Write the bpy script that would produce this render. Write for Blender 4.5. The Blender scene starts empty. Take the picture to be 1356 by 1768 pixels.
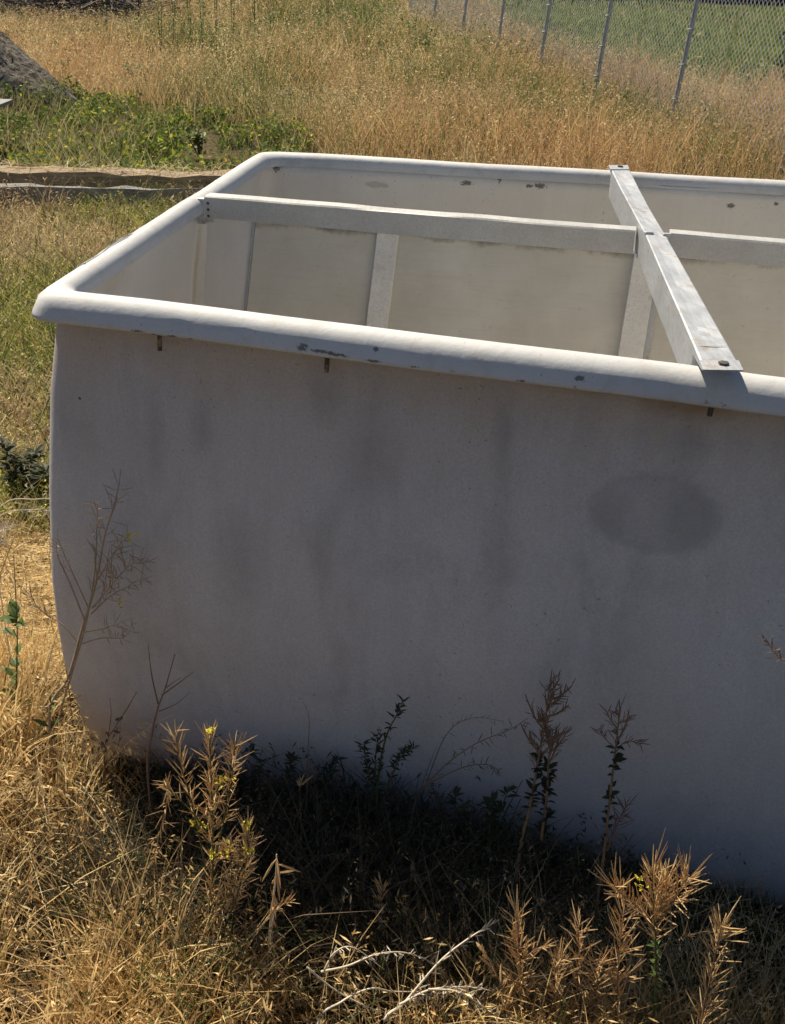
import bpy, math, random
import numpy as np
from mathutils import Matrix, Vector

rng = np.random.default_rng(7)
random.seed(7)
R = math.radians
scene = bpy.context.scene
COL = scene.collection

# ------------------------------------------------------------------ camera
EYE = np.array([0.0, 0.0, 1.65])
FPX = 1900.0                      # focal length in pixels of a 1356 x 1768 frame
PITCH, ROLL = R(27.3794), R(2.0)
_fw = np.array([0, math.cos(PITCH), -math.sin(PITCH)])
_u0 = np.array([0, math.sin(PITCH), math.cos(PITCH)])
_r0 = np.array([1.0, 0, 0])
_rt = math.cos(ROLL) * _r0 + math.sin(ROLL) * _u0
_up = -math.sin(ROLL) * _r0 + math.cos(ROLL) * _u0
cam_d = bpy.data.cameras.new('camera')
cam_d.sensor_fit = 'VERTICAL'
cam_d.sensor_height = 36.0
cam_d.lens = FPX / 1768.0 * 36.0
cam_d.clip_start = 0.02
cam_d.clip_end = 2000
cam_o = bpy.data.objects.new('camera', cam_d)
cam_o.matrix_world = Matrix(((_rt[0], _up[0], -_fw[0], EYE[0]),
                             (_rt[1], _up[1], -_fw[1], EYE[1]),
                             (_rt[2], _up[2], -_fw[2], EYE[2]),
                             (0, 0, 0, 1)))
COL.objects.link(cam_o)
scene.camera = cam_o

# ------------------------------------------------------------------ light
SUN_EL = 53.0
SHADOW_AZ = 36.0                  # shadows fall towards the viewer, turned to the right
w = bpy.data.worlds.new('World')
scene.world = w
w.use_nodes = True
wn = w.node_tree
sky = wn.nodes.new('ShaderNodeTexSky')
sky.sky_type = 'NISHITA'
sky.sun_disc = False
sky.sun_elevation = R(SUN_EL)
sky.sun_rotation = R(-SHADOW_AZ)
sky.air_density = 0.9
sky.dust_density = 0.3
sky.ozone_density = 1.0
wn.links.new(sky.outputs[0], wn.nodes['Background'].inputs[0])
wn.nodes['Background'].inputs[1].default_value = 0.05
sd = bpy.data.lights.new('sun', 'SUN')
sd.energy = 5.0
sd.angle = R(0.53)
sd.color = (1.0, 0.90, 0.72)
so = bpy.data.objects.new('sun', sd)
travel = Vector((math.sin(R(SHADOW_AZ)) * math.cos(R(SUN_EL)), -math.cos(R(SHADOW_AZ)) * math.cos(R(SUN_EL)), -math.sin(R(SUN_EL))))
so.rotation_euler = travel.to_track_quat('-Z', 'Y').to_euler()
so.location = (-3, 6, 8)
COL.objects.link(so)
vs = scene.view_settings
vs.view_transform = 'Standard'
vs.look = 'None'
vs.exposure = 0.68
vs.gamma = 1.0
scene.cycles.use_denoising = True
scene.cycles.denoiser = 'OPENIMAGEDENOISE'
scene.cycles.use_adaptive_sampling = True
scene.cycles.adaptive_threshold = 0.03
scene.cycles.max_bounces = 4
scene.cycles.diffuse_bounces = 3
scene.cycles.transmission_bounces = 3
scene.cycles.sample_clamp_indirect = 6.0

# ------------------------------------------------------------------ helpers
def ray(px, py):
    return (px - 678) / FPX * _rt - (py - 884) / FPX * _up + _fw

def at(px, py, Y):
    d = ray(px, py)
    return EYE + d * (Y / d[1])

def on_plane(px, py, P0, nrm):
    d = ray(px, py)
    return EYE + d * (((np.asarray(P0) - EYE) @ nrm) / (d @ nrm))

def tag(o, label=None, cat=None, group=None, kind=None):
    if label: o['label'] = label
    if cat: o['category'] = cat
    if group: o['group'] = group
    if kind: o['kind'] = kind
    return o

def empty(name, loc, label=None, cat=None, group=None, kind=None):
    o = bpy.data.objects.new(name, None)
    o.location = loc
    o.empty_display_size = 0.1
    COL.objects.link(o)
    return tag(o, label, cat, group, kind)

def link(name, me, mat, parent=None):
    o = bpy.data.objects.new(name, me)
    if mat is not None and not me.materials:
        me.materials.append(mat)
    COL.objects.link(o)
    if parent is not None:
        o.parent = parent
    return o

class MB:
    """collects vertices and faces of one mesh"""
    def __init__(s): s.v = []; s.f = []
    def add(s, vs_, fs_):
        b = len(s.v)
        s.v += [tuple(map(float, p)) for p in vs_]
        s.f += [tuple(b + i for i in f) for f in fs_]
    def hexa(s, p8):
        s.add(p8, [(0, 3, 2, 1), (4, 5, 6, 7), (0, 1, 5, 4), (1, 2, 6, 5), (2, 3, 7, 6), (3, 0, 4, 7)])
    def box(s, lo, hi):
        x0, y0, z0 = lo; x1, y1, z1 = hi
        s.hexa([(x0, y0, z0), (x1, y0, z0), (x1, y1, z0), (x0, y1, z0), (x0, y0, z1), (x1, y0, z1), (x1, y1, z1), (x0, y1, z1)])
    def tube(s, pts, rad, n=5, cap=True):
        pts = [np.asarray(p, float) for p in pts]
        if not hasattr(rad, '__len__'): rad = [rad] * len(pts)
        rings = []
        for i, p in enumerate(pts):
            t = pts[min(i + 1, len(pts) - 1)] - pts[max(i - 1, 0)]
            t = t / (np.linalg.norm(t) + 1e-9)
            a = np.cross(t, [0, 0, 1.0]) if abs(t[2]) < .9 else np.cross(t, [1.0, 0, 0])
            a /= np.linalg.norm(a); b = np.cross(t, a)
            rings.append([p + rad[i] * (math.cos(k * 2 * math.pi / n) * a + math.sin(k * 2 * math.pi / n) * b) for k in range(n)])
        vv = [q for r_ in rings for q in r_]; ff = []
        for i in range(len(pts) - 1):
            for k in range(n):
                ff.append((i * n + k, i * n + (k + 1) % n, (i + 1) * n + (k + 1) % n, (i + 1) * n + k))
        if cap:
            ff.append(tuple(range(n))[::-1]); ff.append(tuple((len(pts) - 1) * n + k for k in range(n)))
        s.add(vv, ff)
    def build(s, name, mat, parent=None, off=(0, 0, 0), smooth=False, bevel=0):
        me = bpy.data.meshes.new(name)
        v = np.array(s.v) - np.array(off)
        me.from_pydata(v.tolist(), [], s.f)
        me.update()
        if smooth:
            me.polygons.foreach_set('use_smooth', [True] * len(me.polygons))
        o = link(name, me, mat, parent)
        if bevel:
            m = o.modifiers.new('bevel', 'BEVEL'); m.width = bevel; m.segments = 2; m.limit_method = 'ANGLE'
        return o

def np_mesh(name, V, faces, col=None, smooth=False):
    """V Nx3, faces list of int arrays (n x 3 or n x 4), col Nx3 -> mesh with a Col attribute"""
    me = bpy.data.meshes.new(name)
    V = np.asarray(V, np.float32)
    loops = np.concatenate([f.ravel() for f in faces]).astype(np.int32)
    tot = np.concatenate([np.full(len(f), f.shape[1], np.int32) for f in faces])
    start = np.concatenate([[0], np.cumsum(tot)[:-1]]).astype(np.int32)
    me.vertices.add(len(V)); me.vertices.foreach_set('co', V.ravel())
    me.loops.add(len(loops)); me.loops.foreach_set('vertex_index', loops)
    me.polygons.add(len(tot)); me.polygons.foreach_set('loop_start', start); me.polygons.foreach_set('loop_total', tot)
    if smooth: me.polygons.foreach_set('use_smooth', np.ones(len(tot), bool))
    if col is not None:
        a = me.color_attributes.new('Col', 'FLOAT_COLOR', 'POINT')
        c4 = np.ones((len(V), 4), np.float32); c4[:, :3] = col
        a.data.foreach_set('color', c4.ravel())
    me.update(); me.validate()
    return me

_perm = rng.random((64, 64))
def vnoise(x, y):
    xi = np.floor(x).astype(int); yi = np.floor(y).astype(int)
    fx = x - xi; fy = y - yi
    fx = fx * fx * (3 - 2 * fx); fy = fy * fy * (3 - 2 * fy)
    g = lambda a, b: _perm[a % 64, b % 64]
    return (g(xi, yi) * (1 - fx) + g(xi + 1, yi) * fx) * (1 - fy) + (g(xi, yi + 1) * (1 - fx) + g(xi + 1, yi + 1) * fx) * fy
def fbm(x, y, o=3):
    s = 0; a = .5
    for k in range(o):
        s = s + a * vnoise(x * 2 ** k + 13.7 * k, y * 2 ** k + 5.1 * k); a *= .5
    return s / (1 - .5 ** o)

# ------------------------------------------------------------------ materials
def new_mat(name):
    m = bpy.data.materials.new(name); m.use_nodes = True
    nt = m.node_tree
    return m, nt, nt.nodes['Principled BSDF']

class NT:
    def __init__(s, nt): s.nt = nt
    def n(s, t, **k):
        nd = s.nt.nodes.new(t)
        for a, b in k.items(): setattr(nd, a, b)
        return nd
    def l(s, a, b): s.nt.links.new(a, b)
    def noise(s, vec, scale, detail=4, rough=.55, dist=0):
        nd = s.n('ShaderNodeTexNoise'); nd.inputs['Scale'].default_value = scale
        nd.inputs['Detail'].default_value = detail; nd.inputs['Roughness'].default_value = rough
        nd.inputs['Distortion'].default_value = dist
        if vec is not None: s.l(vec, nd.inputs['Vector'])
        return nd.outputs['Fac']
    def ramp(s, fac, stops):
        nd = s.n('ShaderNodeValToRGB'); s.l(fac, nd.inputs[0])
        e = nd.color_ramp.elements
        while len(e) < len(stops): e.new(.5)
        for q, (p, c) in zip(e, stops):
            q.position = p; q.color = (c, c, c, 1) if not hasattr(c, '__len__') else (*c, 1)
        return nd.outputs[0]
    def mix(s, fac, a, b):
        nd = s.n('ShaderNodeMix', data_type='RGBA')
        for sock, val in ((nd.inputs[0], fac), (nd.inputs[6], a), (nd.inputs[7], b)):
            if hasattr(val, 'is_output'): s.l(val, sock)
            elif hasattr(val, '__len__'): sock.default_value = (*val, 1)
            else: sock.default_value = val
        return nd.outputs[2]
    def math(s, op, a, b=0.0, clamp=False):
        nd = s.n('ShaderNodeMath', operation=op); nd.use_clamp = clamp
        for i, val in enumerate((a, b)):
            if hasattr(val, 'is_output'): s.l(val, nd.inputs[i])
            else: nd.inputs[i].default_value = val
        return nd.outputs[0]
    def mapping(s, vec, scale=(1, 1, 1), loc=(0, 0, 0), rot=(0, 0, 0)):
        nd = s.n('ShaderNodeMapping'); s.l(vec, nd.inputs[0])
        nd.inputs['Scale'].default_value = scale; nd.inputs['Location'].default_value = loc; nd.inputs['Rotation'].default_value = rot
        return nd.outputs[0]
    def coord(s): return s.n('ShaderNodeTexCoord').outputs['Object']
    def bump(s, h, strength, dist, bsdf):
        nd = s.n('ShaderNodeBump'); nd.inputs['Strength'].default_value = strength; nd.inputs['Distance'].default_value = dist
        s.l(h, nd.inputs['Height']); s.l(nd.outputs[0], bsdf.inputs['Normal'])

def plant_mat(name, base=None, trans=.35, rough=.6, var=.0):
    """thin plant matter: takes the Col attribute unless a colour is given; lets light through"""
    m, nt, p = new_mat(name); t = NT(nt)
    if base is None:
        src = t.n('ShaderNodeAttribute', attribute_name='Col').outputs['Color']
    else:
        nz = t.noise(t.coord(), 60, 2)
        src = t.mix(nz, tuple(b * (1 - var) for b in base), tuple(b * (1 + var) for b in base))
    t.l(src, p.inputs['Base Color']); p.inputs['Roughness'].default_value = rough
    p.inputs['Specular IOR Level'].default_value = .3
    tr = t.n('ShaderNodeBsdfTranslucent'); t.l(src, tr.inputs[0])
    mx = t.n('ShaderNodeMixShader'); mx.inputs[0].default_value = trans
    t.l(p.outputs[0], mx.inputs[1]); t.l(tr.outputs[0], mx.inputs[2])
    t.l(mx.outputs[0], nt.nodes['Material Output'].inputs[0])
    return m

M = {}
M['grass'] = plant_mat('grass', trans=.38)
M['leaf'] = plant_mat('leaf', trans=.3, rough=.8)
M['pod'] = plant_mat('dry_pod', (.64, .44, .22), .3, .6, .3)
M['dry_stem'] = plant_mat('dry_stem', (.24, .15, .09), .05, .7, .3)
M['tan_stem'] = plant_mat('tan_stem', (.40, .30, .21), .1, .7, .3)
M['pale_stem'] = plant_mat('pale_stem', (.60, .52, .40), .05, .7, .2)
M['green_stem'] = plant_mat('green_stem', (.10, .11, .04), .08, .6, .3)
M['green_leaf'] = plant_mat('green_leaf', (.10, .145, .04), .35, .45, .4)
M['field_leaf'] = plant_mat('field_leaf', (.17, .20, .06), .4, .5, .5)
M['dark_leaf'] = plant_mat('dark_leaf', (.045, .05, .022), .15, .6, .4)  # wall-foot shade put into the leaf colour; left edge clump shares it
M['flower'] = plant_mat('yellow_petal', (.72, .62, .06), .35, .5, .15)
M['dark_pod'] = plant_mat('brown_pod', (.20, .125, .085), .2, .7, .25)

def mat_ground():
    m, nt, p = new_mat('straw_litter'); t = NT(nt); c = t.coord()
    a = t.noise(c, .5, 5, .6); b = t.noise(c, 28, 6, .7)
    c1 = t.ramp(b, [(.3, (.030, .021, .013)), (.5, (.085, .058, .032)), (.72, (.20, .14, .075))])
    c2 = t.ramp(b, [(.3, (.035, .045, .016)), (.7, (.13, .12, .05))])
    t.l(t.mix(t.ramp(a, [(.5, 0), (.68, .7)]), c1, c2), p.inputs['Base Color'])
    p.inputs['Roughness'].default_value = .95; p.inputs['Specular IOR Level'].default_value = .1
    t.bump(b, .8, .03, p)
    return m
M['ground'] = mat_ground()

def mat_gravel():
    m, nt, p = new_mat('grey_gravel'); t = NT(nt); c = t.coord()
    v = t.n('ShaderNodeTexVoronoi'); v.inputs['Scale'].default_value = 16; t.l(c, v.inputs['Vector'])
    b = t.noise(c, 20, 6, .75); a = t.noise(c, 2, 3)
    col = t.ramp(b, [(.3, (.05, .045, .04)), (.5, (.15, .135, .12)), (.7, (.30, .28, .25))])
    t.l(t.mix(t.ramp(a, [(.45, 0), (.7, .6)]), col, (.16, .12, .08)), p.inputs['Base Color'])
    p.inputs['Roughness'].default_value = .95
    t.bump(t.math('ADD', v.outputs[0], b), 1, .08, p)
    return m
M['gravel'] = mat_gravel()

def mat_wood(name, c0, c1, c2, axis=(1, 14, 14)):
    m, nt, p = new_mat(name); t = NT(nt); c = t.coord()
    g = t.noise(t.mapping(c, axis), 3.5, 8, .7, .4); b = t.noise(c, 3, 4)
    col = t.ramp(g, [(.3, c0), (.5, c1), (.7, c2)])
    t.l(t.mix(t.math('MULTIPLY', b, .5), col, c0), p.inputs['Base Color'])
    p.inputs['Roughness'].default_value = .9; t.bump(g, .9, .015, p)
    return m
M['wood_grey'] = mat_wood('grey_weathered_wood', (.16, .15, .145), (.29, .275, .26), (.40, .38, .355))
M['wood_tan'] = mat_wood('tan_weathered_wood', (.14, .09, .05), (.36, .27, .17), (.55, .45, .32))
M['wood_dark'] = mat_wood('dark_stained_wood', (.012, .014, .02), (.022, .026, .035), (.05, .05, .06), (14, 14, 1))

def mat_metal(name, rust=.25, base=(.50, .52, .55), rough=.42, metallic=.75):
    m, nt, p = new_mat(name); t = NT(nt); c = t.coord()
    a = t.noise(c, 9, 5, .6); b = t.noise(c, 70, 4, .6)
    col = t.ramp(a, [(.3, tuple(x * .86 for x in base)), (.7, tuple(min(1, x * 1.06) for x in base))])
    rs = t.noise(t.mapping(c, (1, 1, 1)), 38, 4, .7)
    rm = t.math('MULTIPLY', t.ramp(rs, [(.56, 0), (.66, 1)]), rust)
    sc = t.ramp(t.noise(t.mapping(c, (40, 3, 40), (0, 0, 0), (0, 0, .05)), 5, 6, .7), [(.45, 0), (.62, .35)])
    col = t.mix(sc, col, tuple(x * .55 for x in base))
    t.l(t.mix(rm, col, (.30, .19, .10)), p.inputs['Base Color'])
    t.l(t.ramp(a, [(.3, rough - .03), (.7, rough + .06)]), p.inputs['Roughness'])
    t.l(t.math('SUBTRACT', metallic, t.math('MULTIPLY', rm, metallic)), p.inputs['Metallic'])
    t.bump(t.math('ADD', a, t.math('MULTIPLY', b, .25)), .22, .003, p)
    return m
def mat_panel():
    m, nt, p = new_mat('beige_sheet'); t = NT(nt); c = t.coord()
    a = t.noise(c, 5, 6, .65); b = t.noise(t.mapping(c, (2, 2, 30)), 5, 4, .6)
    col = t.ramp(a, [(.3, (.52, .49, .42)), (.7, (.66, .63, .555))])
    col = t.mix(t.ramp(b, [(.5, 0), (.75, .25)]), col, (.42, .39, .34))
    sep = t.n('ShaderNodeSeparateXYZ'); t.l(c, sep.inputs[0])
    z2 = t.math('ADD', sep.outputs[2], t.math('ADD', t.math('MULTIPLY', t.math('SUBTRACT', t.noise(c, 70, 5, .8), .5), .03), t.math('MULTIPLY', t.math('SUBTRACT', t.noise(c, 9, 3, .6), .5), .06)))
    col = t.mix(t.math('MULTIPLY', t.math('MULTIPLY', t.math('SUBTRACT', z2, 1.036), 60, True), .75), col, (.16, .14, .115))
    g2 = t.ramp(t.noise(c, 90, 3, .6), [(.66, 0), (.74, .5)])
    col = t.mix(g2, col, (.30, .26, .2))
    t.l(col, p.inputs['Base Color']); p.inputs['Roughness'].default_value = .6
    t.bump(a, .3, .004, p)
    return m
M['galv'] = mat_metal('galvanised_steel', .55, (.46, .475, .50), .5, .45)
M['alu'] = mat_metal('dull_aluminium', .12, (.60, .56, .49), .55, .35)
M['panel'] = mat_panel()
M['beam'] = mat_metal('white_aluminium', .12, (.50, .49, .47), .5, .3)
M['post'] = mat_metal('pale_aluminium', .2, (.78, .76, .71), .55, .05)
M['steel'] = mat_metal('fence_steel', .2, (.42, .44, .46), .45, .5)
M['wire'] = mat_metal('bright_wire', .05, (.62, .63, .64), .4, .3)
M['bolt'] = mat_metal('rusty_bolt', .9, (.10, .09, .08), .6, .6)
M['machine'] = mat_metal('grey_machine_paint', .6, (.19, .19, .19), .6, .1)

# ------------------------------------------------------------------ tub plan
A = np.array([-0.6096, 1.8668]); B = np.array([-0.4123, 3.3349])
_nu = np.array([.96532, -.26109]); _fu = np.array([.99150, -.13020])
PLAN = [A, A + 2.40 * _nu, B + 2.30 * _fu, B]         # near left, near right, far right, far left
ROOT = np.array([0.60, 2.30, 0.0])

def plan_ring(offs, rad, edge_n=18, arc_n=7):
    """rounded quad: offs = inward offset of near, right, far, left side"""
    lines = []
    for i in range(4):
        p, q = PLAN[i], PLAN[(i + 1) % 4]
        d = (q - p) / np.linalg.norm(q - p); n = np.array([-d[1], d[0]])
        lines.append((p + n * offs[i], d))
    cor = []
    for i in range(4):
        (p, d), (q, e) = lines[i - 1], lines[i]
        t = np.linalg.solve(np.array([d, -e]).T, q - p); cor.append(p + d * t[0])
    pts = []
    segs = []
    for i in range(4):
        d0 = lines[i - 1][1]; d1 = lines[i][1]
        th = math.acos(np.clip(d0 @ d1, -1, 1)); tl = rad * math.tan(th / 2)
        s, e = cor[i] - d0 * tl, cor[i] + d1 * tl
        c = s + np.array([-d0[1], d0[0]]) * rad
        a0 = math.atan2(s[1] - c[1], s[0] - c[0])
        segs.append([c + rad * np.array([math.cos(a0 + th * k / (arc_n - 1)), math.sin(a0 + th * k / (arc_n - 1))]) for k in range(arc_n)])
    for i in range(4):
        pts += segs[i]
        s, e = segs[i][-1], segs[(i + 1) % 4][0]
        pts += [s + (e - s) * k / edge_n for k in range(1, edge_n)]
    return np.array(pts)

def loft(prof, jit=0, seed=0):
    rs = []
    for o, rad, z in prof:
        o = (o,) * 4 if not hasattr(o, '__len__') else o
        r2 = plan_ring(o, rad)
        rs.append(np.c_[r2, np.full(len(r2), z)])
    n = len(rs[0])
    V = np.concatenate(rs)
    if jit:
        ph = vnoise(V[:, 0] * 5 + seed, V[:, 1] * 5 + V[:, 2] * 3) - .5
        ph2 = vnoise(V[:, 0] * 5 + seed + 20, V[:, 1] * 5) - .5
        V[:, 2] += jit * ph2; V[:, 0] += jit * ph; V[:, 1] += jit * ph
    F = []
    for i in range(len(rs) - 1):
        for k in range(n):
            k2 = (k + 1) % n
            F.append((i * n + k, i * n + k2, (i + 1) * n + k2, (i + 1) * n + k))
    return V, F, n, len(rs)

WALL_L = [(1.07, -.006), (1.04, -.012), (.9, -.036), (.7, -.056), (.5, -.072), (.4, -.076), (.3, -.079), (.2, -.075), (.13, -.066), (.08, -.050), (.045, -.026), (.012, .012)]
WALL_N = [(1.07, .010), (1.04, .008), (.9, -.008), (.7, -.024), (.5, -.030), (.4, -.024), (.3, -.014), (.2, -.004), (.13, .006), (.08, .016), (.045, .028), (.012, .05)]
def mat_fibre(which):
    """white gelcoat, chalky and stained: streaks, dusty tan band with ground bounce painted in under the lip, chips and a round mark"""
    m, nt, p = new_mat('white_fibreglass_' + which); t = NT(nt); c = t.coord()
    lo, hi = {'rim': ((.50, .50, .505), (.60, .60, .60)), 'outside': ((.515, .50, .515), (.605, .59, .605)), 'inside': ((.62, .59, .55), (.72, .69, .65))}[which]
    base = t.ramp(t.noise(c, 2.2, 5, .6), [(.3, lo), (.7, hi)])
    streak = t.ramp(t.noise(t.mapping(c, (9, 9, 1.3)), 1.6, 8, .68, .5), [(.48, 0), (.72, .45)])
    col = t.mix(t.math('MULTIPLY', streak, .55 if which == 'outside' else .35), base, (.30, .285, .285) if which == 'outside' else (.45, .42, .40))
    sep = t.n('ShaderNodeSeparateXYZ'); t.l(c, sep.inputs[0])
    dustn = t.noise(t.mapping(c, (3, 3, 1)), 6, 5, .65)
    zz = t.math('ADD', sep.outputs[2], t.math('MULTIPLY', t.math('SUBTRACT', dustn, .5), .22))
    dust = t.ramp(zz, [(.74, 0), (.93, .22), (1.0, .5)])  # tan band under the lip: dusty, with warm ground bounce in its colour
    dust = t.math('MULTIPLY', dust, t.ramp(sep.outputs[2], [(.98, 1), (1.0, 0)]) if False else t.math('LESS_THAN', sep.outputs[2], 1.06))
    col = t.mix(dust, col, (.44, .31, .20)) if which == 'outside' else col
    fine = t.ramp(t.noise(c, 240, 3, .75), [(.35, 0), (.68, .34 if which == 'outside' else .12)])
    col = t.mix(fine, col, (.20, .195, .20))
    if which == 'outside':
        bl = t.ramp(t.noise(t.mapping(c, (1, 1, .6)), 6.5, 9, .7, .4), [(.50, 0), (.70, .42)])
        col = t.mix(bl, col, (.28, .27, .28))
    if which == 'rim':
        gm = t.ramp(t.noise(c, 11, 8, .72, .6), [(.50, 0), (.72, .5)])
        col = t.mix(gm, col, (.33, .29, .24))
    # speckles
    sp = t.ramp(t.noise(c, 120, 2, .5), [(.68, 0), (.74, .6)])
    spm = t.ramp(t.noise(c, 5, 3, .6), [(.5, 0), (.62, 1)])
    col = t.mix(t.math('MULTIPLY', sp, spm), col, (.16, .14, .12))
    wob = t.noise(c, 45, 3, .6)
    wobf = t.noise(c, 170, 3, .65)
    def spot(P, rx, rz, colr, amt, ring=0.0, soft=.12, wobble=.8):
        nonlocal col
        L = np.array(P) - ROOT
        mp = t.mapping(c, (1 / rx, 1 / rx, 1 / rz), (-L[0] / rx, -L[1] / rx, -L[2] / rz))
        ln = t.n('ShaderNodeVectorMath', operation='LENGTH'); t.l(mp, ln.inputs[0])
        d = t.math('ADD', ln.outputs['Value'], t.math('MULTIPLY', t.math('SUBTRACT', wobf if rx < .035 and rz < .03 else wob, .5), wobble * (2.6 if rx < .035 and rz < .03 else 1)))
        if ring:
            f = t.ramp(t.math('MULTIPLY', d, .5), [(.10, amt * .25), (.36, amt * .4), (.475, amt * .75), (.56, 0)])
        else:
            f = t.ramp(t.math('MULTIPLY', d, .5), [(max(0, .5 - soft), amt), (.5 + soft * .5, 0)])
        col = t.mix(f, col, colr)
    nrm = np.array([-_nu[1], _nu[0], 0])
    near0 = np.array([*(A + nrm[:2] * -.008), .7])
    lip0 = np.array([*(A + nrm[:2] * -.030), 1.06])
    W = lambda x, y: on_plane(x, y, near0, nrm)
    if which == 'outside':
      spot(W(1130, 886), .100, .066, (.25, .24, .245), .44, ring=1, wobble=.30)
      spot(W(1190, 892), .050, .062, (.24, .23, .235), .48, soft=.25, wobble=.35)
      spot(W(1055, 885), .034, .040, (.26, .25, .25), .30, soft=.3, wobble=.5)
      dk = (.06, .055, .05)
      for x, y, a, b in ((157, 597, .0035, .0035), (138, 688, .003, .003), (393, 660, .003, .003), (755, 903, .007, .003), (727, 1037, .003, .003), (1046, 908, .003, .003), (475, 1157, .003, .003)):
          spot(W(x, y), a, b, dk, .9, wobble=.5)
      for x, y, a, b in ((560, 680, .035, .05), (420, 960, .05, .10), (565, 940, .03, .10), (350, 740, .02, .05), (870, 760, .02, .08), (640, 790, .05, .08), (860, 950, .03, .10), (1190, 770, .03, .05), (270, 760, .02, .10)):
          spot(W(x, y), a, b, (.24, .225, .225), .40, soft=.42, wobble=.9)
      spot(W(1190, 705), .09, .022, (.26, .16, .08), .6, soft=.3, wobble=.9)
      spot(W(1010, 672), .09, .016, (.30, .20, .11), .45, soft=.3, wobble=.9)
    Lp = lambda x, y: on_plane(x, y, lip0, nrm)
    for x, y, a, b in () if which != 'rim' else ((523, 599, .009, .006), (560, 606, .028, .0028), (585, 611, .016, .0025), (648, 603, .004, .004), (1002, 652, .008, .004), (1145, 640, .010, .004), (1222, 692, .007, .004), (1248, 696, .008, .004), (240, 570, .012, .002), (268, 576, .007, .0025), (298, 579, .009, .002), (330, 584, .005, .002), (648, 621, .016, .0022), (720, 631, .010, .002), (905, 655, .012, .002), (150, 560, .006, .002)):
        spot(Lp(x, y), a, b, (.10, .10, .09), .85, wobble=1.0)
    # chips on the far inside wall
    fn = np.array([-_fu[1], _fu[0], 0]); far0 = np.array([*(B - fn[:2] * .0215), 1.0])
    Fp = lambda x, y: on_plane(x, y, far0, fn)
    for x, y, a, b in () if which != 'inside' else ((477, 286, .010, .020), (681, 350, .005, .014), (806, 316, .018, .007), (863, 301, .006, .024), (862, 288, .006, .008), (915, 321, .012, .005), (932, 321, .018, .007), (1262, 355, .012, .007), (1340, 352, .006, .005), (650, 319, .035, .010), (670, 257, .004, .004)):
        spot(Fp(x, y), a, b, (.09, .08, .07), .85 if (x, y) != (650, 319) else .3, wobble=1.1)
    # ochre run down the left inside wall
    ln = np.array([.99109, -.13321, 0]); l0 = np.array([*(A + ln[:2] * -.02), 1.0])
    lp = on_plane(337, 450, l0, ln)
    if which == 'inside': spot(lp, .020, .26, (.56, .44, .27), .75, soft=.35, wobble=.5)
    lq = on_plane(175, 470, l0, ln)
    if which == 'inside': spot(lq, .10, .07, (.46, .40, .33), .5, soft=.4, wobble=1.1)
    t.l(col, p.inputs['Base Color'])
    p.inputs['Roughness'].default_value = .62; p.inputs['Specular IOR Level'].default_value = .35
    bh = t.math('ADD', t.noise(c, 14, 4, .5), t.math('MULTIPLY', t.noise(c, 160, 3, .6), .15))
    t.bump(bh, .35, .006, p)
    return m
M['fibre'] = mat_fibre('inside'); M['fibre_out'] = mat_fibre('outside'); M['fibre_rim'] = mat_fibre('rim')

# ------------------------------------------------------------------ ground
def heap_k(x, y):
    return np.clip(1 - np.sqrt(((x + 4.95) / 1.65) ** 2 + ((y - 11.9) / 1.6) ** 2) + .12 * (fbm(x * 1.5, y * 1.5) - .5), 0, 1)

def gz(x, y):
    x = np.asarray(x, float); y = np.asarray(y, float)
    far = np.clip((y - 4.5) / 8, 0, 1)
    g = (fbm(x * .35 + 3, y * .35) - .5) * .35 * far + (fbm(x * 2, y * 2) - .5) * .05
    g = g + 1.35 * heap_k(x, y)                                  # gravel heap
    inside = np.clip(np.minimum(np.minimum(x + .9, 2.4 - x), np.minimum(y - 1.0, 3.7 - y)) * 3 + 1, 0, 1)
    return g * (1 - inside) - .012 * inside

def build_ground():
    gx = np.concatenate([-np.geomspace(400, 8.2, 26), np.linspace(-8, 8, 107), np.geomspace(8.2, 400, 26)])
    gy = np.concatenate([-np.geomspace(200, 2.2, 16), np.linspace(-2, 20, 147), np.geomspace(20.3, 600, 40)])
    X, Y = np.meshgrid(gx, gy)
    V = np.c_[X.ravel(), Y.ravel(), gz(X.ravel(), Y.ravel())]
    nx, ny = len(gx), len(gy)
    i = (np.arange(ny - 1)[:, None] * nx + np.arange(nx - 1)[None]).ravel()
    F = np.c_[i, i + 1, i + 1 + nx, i + nx]
    o = link('ground', np_mesh('ground', V, [F], smooth=True), M['ground'])
    tag(o, 'litter covered soil of the dry grass field', None, None, 'structure')
build_ground()

def build_heap():
    """skin of grey rubble over the swelling in the ground at the left"""
    n = 70
    xs = np.linspace(-6.9, -3.0, n); ys = np.linspace(10.0, 13.8, n)
    X, Y = np.meshgrid(xs, ys)
    Z = gz(X, Y)
    base = heap_k(X, Y)
    Z = Z + .05 * np.clip((base - .04) * 14, -1, 1) + (rng.random(X.shape) - .5) * .09 * (base > .02)
    V = np.c_[X.ravel(), Y.ravel(), Z.ravel()]
    i = (np.arange(n - 1)[:, None] * n + np.arange(n - 1)[None]).ravel()
    o = link('gravel_heap', np_mesh('gravel_heap', V, [np.c_[i, i + 1, i + 1 + n, i + n]]), M['gravel'])
    tag(o, 'sloping heap of grey gravel and dirt at the left edge', None, None, 'structure')
build_heap()

# ------------------------------------------------------------------ the tub
tub = empty('fiberglass_tub', tuple(ROOT), 'large off white fiberglass tub with rolled rim and metal cross bars', 'tub')

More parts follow.
